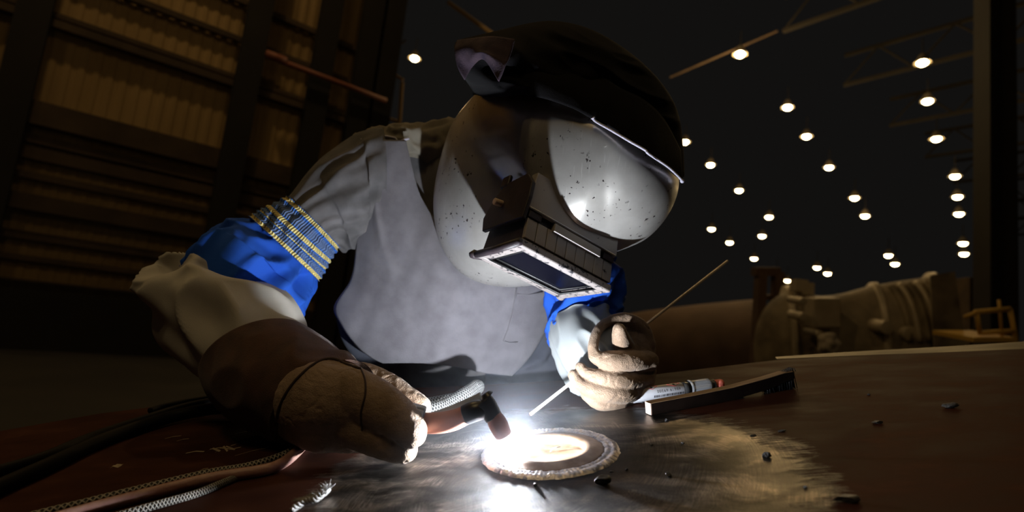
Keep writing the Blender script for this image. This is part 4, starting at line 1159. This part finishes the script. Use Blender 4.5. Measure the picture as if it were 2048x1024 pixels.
def cable(name, pts, r, m, label, cat, lift=None, sub=10, parent=None, uvlen=1, group=None, n=16, names=None):
    q = crom(pts, sub); w_ = [P3(x, y, z) for x, y, z in q]
    mb = MB().tube(w_, r, n, uvlen=uvlen)
    o = mb.build(name, m, parent)
    if label: tag(o, label, cat, group)
    return o
cable('welding_cable', [(500, 838, .012), (470, 836, .014), (420, 838, .014), (330, 852, .010), (200, 897, .0085), (90, 950, .0085), (-60, 1022, .0085), (-300, 1160, .0085), (-800, 1500, .0085)], .0085, M['cable'],
      'thick black cable nearest the camera, sweeping off the left corner', 'cable', group='black cables on the left of the plate')
cable('welding_cable', [(480, 819, .010), (460, 815, .012), (380, 824, .009), (290, 848, .0065), (180, 886, .0065), (90, 925, .0065), (-10, 956, .0065), (-160, 1000, .0065), (-500, 1120, .0065)], .0065, M['cable'],
      'thinner black cable running behind the thick one on the left', 'cable', group='black cables on the left of the plate')
cable('welding_cable', [(470, 806, .010), (430, 805, .008), (340, 816, .005), (250, 830, .005)][0:3] + [(300, 828, .005)], .0045, M['cable'],
      'thin short black cable nearest the back edge beside the glove', 'cable', group='black cables on the left of the plate')
hoses = empty('gas_hose', P3(380, 985, 0), 'dusty pink hose between two braided cords at the lower left', 'hose')
MB().tube([P3(*p) for p in crom([(625, 880, .006), (590, 918, .0055), (560, 940, .0055), (525, 952, .0057), (420, 970, .006), (300, 1000, .006), (180, 1032, .006), (40, 1075, .006), (-250, 1180, .006)], 8)], .0057, 20).build('hose_wall', M['hose'], hoses)
cable('braided_cord', [(600, 890, .0045), (575, 915, .0045), (500, 941, .0045), (420, 955, .0045), (310, 981, .0045), (180, 1014, .0045), (20, 1056, .0045), (-260, 1145, .0045)], .0042, M['braid_dark'],
      'beige braided cord lying behind the pink hose', 'cord', uvlen=1)
cable('braided_cord', [(475, 961, .0036), (445, 974, .0036), (390, 996, .0036), (310, 1020, .004), (200, 1052, .004)], .0036, M['braid_dark'],
      'beige braided cord lying on the near side of the pink hose', 'cord', uvlen=.7)

def rope_scrap():
    rnd = random.Random(11); mb = MB()
    c = crom([onp(585, 1026) + (.003,), onp(610, 1013) + (.004,), onp(635, 1006) + (.004,), onp(658, 992) + (.006,)], 10)
    for ph in (0, 2 * PI / 3, 4 * PI / 3):
        pts = []
        for i, (x, y, z) in enumerate(c):
            a = i * .75 + ph; pts.append(wp(x + .0016 * math.cos(a) * .3, y + .0018 * math.cos(a), z + .0018 * math.sin(a)))
        mb.tube(pts, .0016, 6)
    for i in range(60):
        x, y, z = c[rnd.randrange(len(c) - 12, len(c))]; d = V((rnd.uniform(-.6, .5), rnd.uniform(-.3, 1), rnd.uniform(0, .5))).normalized()
        p = V((x, y, z)); pts = [wp(*p)]
        for j in range(4):
            p = p + d * rnd.uniform(.001, .0032); p.z = max(.0006, p.z); d = (d + V([rnd.uniform(-.3, .3) for _ in range(3)])).normalized(); pts.append(wp(*p))
        mb.tube(pts, [.0005, .0005, .0004, .0003, .0002], 4)
    for i in range(26):
        x, y, z = c[rnd.randrange(8, 24)]; p = V((x, y + .006, z)); d = V((-1, rnd.uniform(-.2, .4), rnd.uniform(-.1, .1))).normalized(); pts = [wp(*p)]
        for j in range(3):
            p = p + d * .004; p.z = max(.0006, p.z); pts.append(wp(*p))
        mb.tube(pts, [.0006, .0006, .0005, .0002], 4)
    o = mb.build('rope_scrap', M['fiber']); tag(o, 'frayed scrap of white rope at the bottom edge, left of the patch', 'rope')
rope_scrap()

def chip(px, py, sx, sy, sz, label, rot=0, seed=1):
    rnd = random.Random(seed); x, y = onp(px, py)
    bm = bmesh.new(); bmesh.ops.create_icosphere(bm, subdivisions=3, radius=1)
    cuts = [(V([rnd.uniform(-1, 1) for _ in range(3)]).normalized(), rnd.uniform(.45, .8)) for _ in range(9)]
    for v in bm.verts:
        for d, h in cuts:
            k = v.co.dot(d)
            if k > h: v.co -= d * (k - h)
        v.co += v.co.normalized() * .12 * noise.noise(v.co * 2.5 + V((seed, 0, 0)))
    mr = Matrix.Rotation(rot, 3, 'Z'); vs = [mr @ V((v.co.x * sx, v.co.y * sy, v.co.z * sz)) for v in bm.verts]
    mz = min(v.z for v in vs); fs = [tuple(v.index for v in f.verts) for f in bm.faces]; bm.free()
    fr = PLM @ Matrix.Translation((x, y, -mz - .0004))
    o = MB(fr).add(vs, fs).build('slag_chip', M['slag'], smooth=False, frame=fr)
    tag(o, label, 'slag chip', 'slag chips scattered on the plate')
for i, a in enumerate([
    (1207, 968, .0085, .006, .0042, 'largest dark glossy slag chip, on the bright steel below the weld ring', .5),
    (1338, 953, .0035, .0025, .0022, 'small slag pebble right of the largest chip, on bright steel', .2),
    (1254, 940, .0024, .0014, .0012, 'tiny slag crumb just above and right of the largest chip', .9),
    (1224, 944, .002, .0012, .001, 'tiny flat slag crumb directly above the largest chip', .1),
    (1533, 914, .0062, .0035, .003, 'jagged slag chip at the right rim of the bright patch', .3),
    (1505, 872, .0045, .0015, .0012, 'thin slag sliver on the upper right of the bright patch', .1),
    (1564, 863, .006, .002, .0012, 'flat slag flake just outside the right rim of the patch', .15),
    (1334, 842, .0028, .002, .002, 'small slag bead below the pale end of the brush', .4),
    (1480, 797, .0065, .002, .0012, 'flat slag flake under the middle of the brush handle', .1),
    (1690, 1003, .011, .0055, .0035, 'big flat slag chip on the rust at the bottom right', -.1),
    (1897, 815, .011, .0045, .0035, 'flat slag chip farthest right on the rusty plate', -.1),
    (1755, 847, .006, .003, .002, 'small slag flake left of the farthest right chip', -.1),
    (1283, 806, .004, .003, .0025, 'slag crumb tucked between the fist and the pale brush end', .3),
    (1072, 972, .0022, .0022, .0016, 'small dark slag crumb on bright steel below the arc', .3),
    (1365, 887, .0022, .0015, .001, 'slag speck on the bright steel right of the weld ring', .2),
    (1611, 976, .002, .0015, .0014, 'glinting slag crumb on the rust left of the big bottom chip', .4),
    (1303, 890, .0022, .0014, .0011, 'slag speck closest to the right side of the weld ring', .7),
    (1737, 790, .0022, .0016, .0013, 'pale slag crumb on the rust right of the bristles', .2),
]): chip(*a[:6], rot=a[6], seed=i + 2)

# ------------------------------------------------------------------ the hall
def ray(px, py): return (at(px, py, 1) - CAM_POS)
# floor
fl = MB().add([(-30, -12, 0), (60, -12, 0), (60, 110, 0), (-30, 110, 0)], [(0, 1, 2, 3)]).build('floor', M['concrete'], smooth=False, base=V((0, 0, 0)))
tag(fl, None, None, kind='structure')
# left wall, running back towards the right
dW = V(ray(2420, 820)); dW.z = 0; dW.normalize()
nW = V((dW.y, -dW.x, 0)); WALL_D = 11.0
if nW.dot(ray(300, 300)) > 0: nW = -nW
W_O = CAM_POS - nW * WALL_D; W_O.z = 0      # a point on the wall plane
def wall_sz(px, py):
    r = ray(px, py); t = (W_O - CAM_POS).dot(nW) / r.dot(nW); q = CAM_POS + r * t
    return (q - W_O).dot(dW), q.z
def wq(s, z, off=0): q = W_O + dW * s + nW * off; return V((q.x, q.y, z))
def wall_box(mb, s0, s1, z0, z1, o0, o1):
    return mb.hexa([wq(s0, z0, o1), wq(s1, z0, o1), wq(s1, z1, o1), wq(s0, z1, o1), wq(s0, z0, o0), wq(s1, z0, o0), wq(s1, z1, o0), wq(s0, z1, o0)])
# corrugated cladding
S0, S1 = -14, wall_sz(735, 300)[0]; ZT = 15.5
vs = []; fs = []; n = 600
for i in range(n + 1):
    s = S0 + (S1 - S0) * i / n; o = .009 * (1 if (i // 3) % 2 else -1)
    vs += [wq(s, 0, o), wq(s, ZT, o)]
for i in range(n): fs.append((2 * i, 2 * i + 2, 2 * i + 3, 2 * i + 1))
wl = MB().add(vs, fs).build('wall_left', M['clad'], smooth=False, base=W_O.copy()); tag(wl, None, None, kind='structure')
cols = [wall_sz(20, 250)[0], wall_sz(470, 250)[0], wall_sz(605, 300)[0], wall_sz(690, 300)[0]]
gl_levels = []
XR = 430
for (y, hh, dep) in ((-20, .1, .15), (60, .10, .15), (140, .08, .15), (154, .12, .2), (300, .36, .22), (356, .13, .14), (378, .18, .16), (420, .10, .14), (458, .24, .25), (520, .12, .14), (560, .08, .14), (600, .14, .2)):
    s, z = wall_sz(XR, y); gl_levels.append((z, hh, dep))
gi = 0
for (z, hh, dep) in gl_levels:
    if z < .3: continue
    g = wall_box(MB(), S0, S1, z - hh, z, .04, dep).build('wall_girt', M['girt'], wl, smooth=False)
wall_box(MB(), S0, S1, 0, 1.0, .04, .2).build('wall_shade_band', M['frame_dark'], wl, smooth=False)  # dark band added in place of the unlit lower wall
for s in [cols[0] - 9, cols[0], cols[1], cols[2], cols[3], S1]:
    t = empty('wall_column', wq(s, 0, .3), None, None); t['kind'] = 'structure'
    wall_box(MB(), s - .2, s + .2, 0, ZT, .42, .45).build('flange', M['frame_dark'], t, smooth=False)
    wall_box(MB(), s - .2, s + .2, 0, ZT, .26, .29).build('flange', M['frame_dark'], t, smooth=False)
    wall_box(MB(), s - .02, s + .02, 0, ZT, .29, .42).build('web', M['frame_dark'], t, smooth=False)
# red pipe / crane rail on the wall
a = wall_sz(515, 128); b = wall_sz(700, 222)
t = empty('wall_pipe', wq(a[0], a[1], .8), 'reddish pipe fixed high on the ochre wall between the columns', 'pipe')
MB().tube([wq(a[0], a[1], .6), wq(a[0] + .35, a[1], .6)], .075, 14).build('pipe_coupling', M['redpipe'], t)
MB().tube([wq(a[0] + .3, a[1] - .03, .6), wq(b[0] + .5, a[1] - .03, .6)], .05, 12).build('pipe_run', M['redpipe'], t)

# roof trusses, dim
rf = empty('ceiling', V((10, 30, 15.5)), None, None); rf['kind'] = 'structure'
mbp = MB()
for k in range(12):
    p0 = wq(-4 + k * 6.5, 15.2, 0); p1 = p0 + nW * 45
    for dz in (0, 1.6): MB().tube([p0 + V((0, 0, dz)), p1 + V((0, 0, dz))], .11, 4).build('truss_chord', M['roofdark'], rf, smooth=False)
    dg_ = MB()
    for j in range(15):
        q0 = p0 + nW * (3 * j); q1 = p0 + nW * (3 * j + 1.5) + V((0, 0, 1.6)); q2 = p0 + nW * (3 * j + 3)
        dg_.tube([q0, q1], .05, 4).tube([q1, q2], .05, 4)
    dg_.build('truss_web', M['roofdark'], rf, smooth=False)
# lit diagonal braces and a hung pipe near the left wall
mb_ = MB()
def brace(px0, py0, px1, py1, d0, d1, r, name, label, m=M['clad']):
    q0 = at(px0, py0, d0); q1 = at(px1, py1, d1)
    o = MB().tube([q0, q1], r, 8).build(name, m, smooth=False); tag(o, label, 'steel brace', 'steel braces under the roof')
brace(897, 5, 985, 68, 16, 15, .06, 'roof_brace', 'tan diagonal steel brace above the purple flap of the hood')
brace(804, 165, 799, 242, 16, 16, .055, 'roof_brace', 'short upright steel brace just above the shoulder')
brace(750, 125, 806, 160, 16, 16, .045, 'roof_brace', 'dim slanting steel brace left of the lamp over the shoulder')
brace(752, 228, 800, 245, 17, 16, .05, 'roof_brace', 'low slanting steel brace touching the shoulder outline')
brace(760, 118, 812, 80, 17, 17, .03, 'roof_brace', 'faint rising steel brace above the lamp over the shoulder', M['girt'])
brace(1340, 155, 1555, 62, 26, 24, .05, 'roof_brace', 'long faint steel brace under the upper right lamps', M['girt'])
# column at the far right
rc_ = at(1990, 300, 14); t = empty('wall_column', V((rc_.x, rc_.y, 0)), None, None); t['kind'] = 'structure'
for dx in (-.32, .32): MB().box((rc_.x + dx, rc_.y, 7.5), (.05, .5, 15)).build('flange', M['frame_dark'], t, smooth=False)
MB().box((rc_.x, rc_.y, 7.5), (.6, .04, 15)).build('web', M['frame_dark'], t, smooth=False)

# ---- lamps
lamps = [  # px, py, carries light, where
    (634, 2, 1, 'ceiling lamp at the top edge above the left arm'), (829, 118, 1, 'ceiling lamp between the red pipe and the hood'),
    (1480, 110, 3, 'ceiling lamp nearest right of the hood, high up'), (1412, -14, 3, 'hall lamp just above the top edge, right of the hood'), (1030, -16, 1, 'hall lamp just above the top edge, over the hood'), (1845, 127, 1, 'highest ceiling lamp of the far right row'),
    (1855, 204, 0, 'second ceiling lamp from the top of the far right row'), (1873, 279, 1, 'third ceiling lamp from the top of the far right row'),
    (1910, 354, 0, 'fourth ceiling lamp from the top of the far right row'), (1915, 395, 0, 'fifth ceiling lamp from the top of the far right row'),
    (1918, 429, 0, 'sixth ceiling lamp from the top of the far right row'), (1926, 488, 0, 'lamp second from the bottom of the far right row'),
    (1928, 509, 0, 'lowest ceiling lamp of the far right row'),
    (1575, 216, 1, 'ceiling lamp second from the top of the middle row'), (1613, 274, 1, 'ceiling lamp third from the top of the middle row'),
    (1658, 336, 0, 'ceiling lamp fourth from the top of the middle row'), (1709, 397, 1, 'ceiling lamp fifth from the top of the middle row'),
    (1730, 433, 0, 'ceiling lamp sixth from the top of the middle row'), (1777, 512, 0, 'low middle-row lamp above the ribbed machine'),
    (1790, 529, 0, 'lowest lamp of the middle row, just over the machine'),
    (1370, 285, 1, 'ceiling lamp touching the right edge of the hood'), (1421, 331, 0, 'ceiling lamp right of the hem of the hood'),
    (1478, 382, 0, 'ceiling lamp right of the helmet, third in its row'), (1538, 435, 0, 'ceiling lamp fourth in the row leaving the helmet'),
    (1423, 459, 0, 'ceiling lamp just right of the helmet chin, lower row start'), (1459, 486, 0, 'small lamp above the upper end of the filler rod'),
    (1524, 473, 0, 'small lamp right of and above the rod end'), (1508, 518, 0, 'small lamp right of the rod end, lower row'),
    (1554, 548, 0, 'small low lamp over the dark frame beside the vessel'), (1575, 562, 0, 'lowest small lamp, just left of the machine'),
    (1634, 536, 0, 'small dim lamp left of its brighter twin above the machine'), (1655, 548, 0, 'small bright lamp above the square hatch of the machine'),
]
proto = None
def lamp_parts(t):
    q = MB(Matrix.Identity(4))
    # reflector dome and bulb, hung on a short rod
    o1 = MB().lathe([(.05, .42), (.10, .40), (.16, .30), (.24, .12), (.30, .03), (.30, .02), (.235, .11), (.155, .285), (.09, .37)], 24)
    o2 = MB().lathe([(.0001, -.10), (.12, -.07), (.19, .0), (.19, .05), (.12, .12), (.0001, .15)], 20)
    o3 = MB().tube([(0, 0, .41), (0, 0, 1.1)], .02, 8)
    out = []
    for mb, nm, mt in ((o1, 'reflector', M['lamp_shell']), (o2, 'bulb', M['bulb']), (o3, 'hanger', M['roofdark'])):
        me = bpy.data.meshes.new(nm); me.from_pydata(mb.v, [], mb.f); me.materials.append(mt)
        me.polygons.foreach_set('use_smooth', [True] * len(me.polygons)); out.append((nm, me))
    return out
LP = None
ld_fill = bpy.data.lights.new('sodium_light', 'POINT'); ld_fill.energy = 13; ld_fill.color = SODIUM; ld_fill.shadow_soft_size = .25  # weak fill, only for the added low lamp
ld3 = bpy.data.lights.new('sodium_light', 'POINT'); ld3.energy = 420; ld3.color = SODIUM; ld3.shadow_soft_size = .25
ld = bpy.data.lights.new('sodium_light', 'POINT'); ld.energy = LAMP_W; ld.color = SODIUM; ld.shadow_soft_size = .25
def add_lamp(pos, label, light, scale=1.0):
    global LP
    if LP is None: LP = lamp_parts(None)
    t = bpy.data.objects.new('ceiling_lamp', None); link(t); t.location = pos; t.scale = (scale,) * 3
    tag(t, label, 'lamp', 'sodium lamps under the roof')
    for nm, me in LP:
        o = bpy.data.objects.new(nm, me); link(o, t)
    if light:
        l = bpy.data.objects.new('light', {1: ld, 2: ld_fill, 3: ld3}[int(light)]); link(l, t); l.location = (0, 0, -.38)
    return t
for px, py, light, lab in lamps:
    r = ray(px, py); r.normalize()
    H = 13.2
    d = min(H / max(r.z, .02), 20 + .85 * (H / max(r.z, .02) - 20) if H / max(r.z, .02) < 40 else 37 + .35 * (H / max(r.z, .02) - 40))
    d = min(d, 75)
    p = CAM_POS + r * d
    add_lamp(p, lab, light, 1.0 if d < 30 else 1.0 + (d - 30) * .012)
# hall lamps outside the picture; the low one is fill added for the arm
for (x, y, z, lab) in ((-5.5, 5, 13.6, 'hall lamp outside the picture, left of the work'), (4.5, -3, 13.6, 'hall lamp outside the picture, right of the work'), (-4, -7, 13.6, 'hall lamp outside the picture, far behind the camera'), (-1.6, -1.2, 5.2, 'added fill lamp outside the picture, low over the left shoulder')):
    add_lamp(V((x, y, z)), lab, 2 if z < 6 else (3 if x < -5 else 1))

# ------------------------------------------------------------------ background machinery
def bgbox(mb, px0, py0, px1, py1, d, th):
    """upright slab facing the camera between two pixels at depth d"""
    q = [at(px0, py1, d), at(px1, py1, d), at(px1, py0, d), at(px0, py0, d)]
    b = [C2W @ V((0, 0, -th)) + v for v in q]
    return mb.hexa(q + b)
vt = empty('pressure_vessel', V((at(1400, 680, 13).x, at(1400, 680, 13).y, 0)), 'long brown cylindrical vessel in the background right of the fist', 'vessel')
vb = MB(); sweep(vb, [(1190, 690, 1190, 740, 20.0, 1), (1200, 645, 1200, 780, 19.8, 1), (1240, 632, 1245, 790, 19.5, 1), (1290, 622, 1298, 800, 19.0, 1), (1400, 609, 1412, 815, 18.1, 1), (1520, 598, 1536, 830, 17.3, 1)], 64, 6)
vb.build('vessel_shell', M['vessel'], vt)
for px, d in ((1330, 18.7), (1450, 17.7)):
    a_ = at(px, 740, d); MB().box((a_.x, a_.y, a_.z / 2), (.5, 1.2, a_.z)).build('saddle', M['frame_dark'], vt, smooth=False)
nz = at(1513, 617, 16.4); MB().tube([nz, nz + C2W @ V((0, 0, .3))], .14, 12).build('nozzle', M['machine_lit'], vt)
ff = empty('support_gantry', V((at(1540, 650, 13.8).x, at(1540, 650, 13.8).y, 0)), 'dark upright steel frame between vessel and grey machine', 'frame')
q0 = at(1515, 540, 13.8)
for px in (1522, 1556):
    a_ = at(px, 545, 13.8); MB().box((a_.x, a_.y, a_.z / 2), (.2, .3, a_.z)).build('post', M['vessel'], ff, smooth=False)
bgbox(MB(), 1512, 535, 1562, 552, 13.7, .3).build('top_beam', M['vessel'], ff, smooth=False)
bgbox(MB(), 1518, 590, 1560, 600, 13.75, .2).build('cross_beam', M['vessel'], ff, smooth=False)
mc = empty('machine', V((at(1720, 650, 11).x, at(1720, 650, 11).y, 0)), 'large weathered grey machine with ribs and a square hatch in the right background', 'machine')
cyl = MB(); sweep(cyl, [(1562, 600, 1566, 800, 11.8, .55), (1570, 584, 1574, 815, 11.7, .55), (1600, 582, 1606, 820, 11.6, .55), (1640, 592, 1648, 815, 11.4, .55), (1690, 586, 1698, 822, 11.2, .55), (1735, 574, 1744, 830, 11.1, .55), (1800, 562, 1810, 845, 10.9, .55), (1868, 553, 1880, 860, 10.7, .55)], 64, 6)
cyl.build('barrel', M['machine'], mc)
for (px, t0, b0, rr) in ((1572, 576, 815, .06), (1746, 570, 838, .05), (1862, 550, 862, .05)):
    rg_ = MB(); sweep(rg_, [(px - 5, t0, px - 2, b0, 11.75 - (px - 1562) * .0035, .56), (px + 7, t0 - 1, px + 10, b0, 11.75 - (px - 1562) * .0035 - .03, .56)], 64, 3, fold=lambda th, t, p: .05)
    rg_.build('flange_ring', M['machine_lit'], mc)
for i in range(6):
    px = 1765 + i * 16
    r_ = MB(); d = 10.98 - (px - 1765) * .0032; th0 = .6
    pts = []
    top, bot = 566 - i * 2, 838 + i * 3
    cen = (at(px, top, d) + at(px + 4, bot, d)) / 2; up_ = (at(px, top, d) - at(px + 4, bot, d)) / 2; fw = C2W @ V((0, 0, 1)) * up_.length * .56
    for j in range(14):
        a_ = .30 + j * 1.0 / 13 * 1.05; pts.append(cen + up_ * math.cos(a_) * 1.02 + fw * math.sin(a_) * 1.02)
    r_.tube(pts, .055, 8).build('rib', M['machine_lit'] if i % 2 else M['machine'], mc)  # every other rib takes the brightened tone
def cylpt(px, py, d): return at(px, py, d)
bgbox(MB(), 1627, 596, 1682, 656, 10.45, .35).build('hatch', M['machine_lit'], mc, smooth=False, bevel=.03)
for px, py, r0 in ((1775, 655, .13), (1822, 668, .14), (1608, 634, .08), (1607, 603, .07), (1640, 668, .06)):
    c0 = at(px, py, 10.2); MB().tube([c0, c0 + C2W @ V((0, 0, -.5))], r0, 20).build('port', M['machine_lit'], mc, bevel=.01)
for px, py in ((1610, 578), (1598, 572)):
    c0 = at(px, py, 11.2); MB().box(tuple(c0), (.25, .25, .25)).build('fitting', M['machine_lit'], mc, smooth=False)
ep = MB(); ep.hexa([at(1878, 860, 9.7), at(1958, 870, 9.7), at(1910, 543, 9.7), at(1860, 551, 9.7)] + [at(1873, 860, 10.6), at(1950, 870, 10.6), at(1906, 546, 10.6), at(1858, 553, 10.6)])
ep.build('end_panel', M['machine'], mc, smooth=False)
for px in (1620, 1720, 1820):
    a_ = at(px, 800, 11.2); MB().box((a_.x, a_.y, max(.1, a_.z) / 2), (.4, 1.2, max(.1, a_.z))).build('foot', M['frame_dark'], mc, smooth=False)
# rag ball hanging off the machine
rb_ = MB(); capsule_world(rb_, [(*at(1657, 682, 9.8), .16), (*at(1657, 694, 9.8), .17)], 16, 4)
bb = at(1657, 694, 9.8)
rg2 = remesh(rb_, 'cloth_bundle', mat('pale_rag', (.32, .27, .2), (.42, .36, .28), .9, scale=8), None, .02, 2, disp=lambda p, n: .05 * noise.noise(p * 9), base=bb)
tag(rg2, 'pale rounded cloth bundle hanging below the square hatch', 'cloth')
# yellow guard rail platform
yr = empty('guard_rail', V((at(1990, 680, 8.2).x, at(1990, 680, 8.2).y, 0)), 'yellow guard rail and step platform at the far right', 'guard rail')
def rail(p0, p1, d, r, nm): MB().tube([at(*p0, d), at(*p1, d)], r, 8).build(nm, M['yellow'], yr)
rail((1950, 624), (2020, 618), 8.2, .035, 'top_rail'); rail((1953, 624), (1960, 668), 8.2, .03, 'post'); rail((2020, 618), (2036, 700), 8.2, .03, 'post')
rail((1998, 600), (2004, 672), 8.2, .02, 'post'); rail((1958, 666), (2030, 662), 8.2, .035, 'mid_rail'); rail((1930, 634), (1955, 624), 8.2, .03, 'top_rail')
bgbox(MB(), 1948, 675, 2034, 684, 8.1, .8).build('step', M['yellow'], yr, smooth=False)
for px in (1952, 2034):
    a_ = at(px, 690, 8.2); MB().tube([a_, V((a_.x, a_.y, 0))], .04, 8).build('leg', M['yellow'], yr)
# tall cabinet behind the machine at the right
cb = at(1935, 560, 16); o = MB().box((cb.x + .2, cb.y, cb.z / 2), (1.1, 1, cb.z)).build('control_cabinet', M['girt'], smooth=False, bevel=.02)
tag(o, 'dim tall cabinet behind the right end of the machine', 'cabinet')
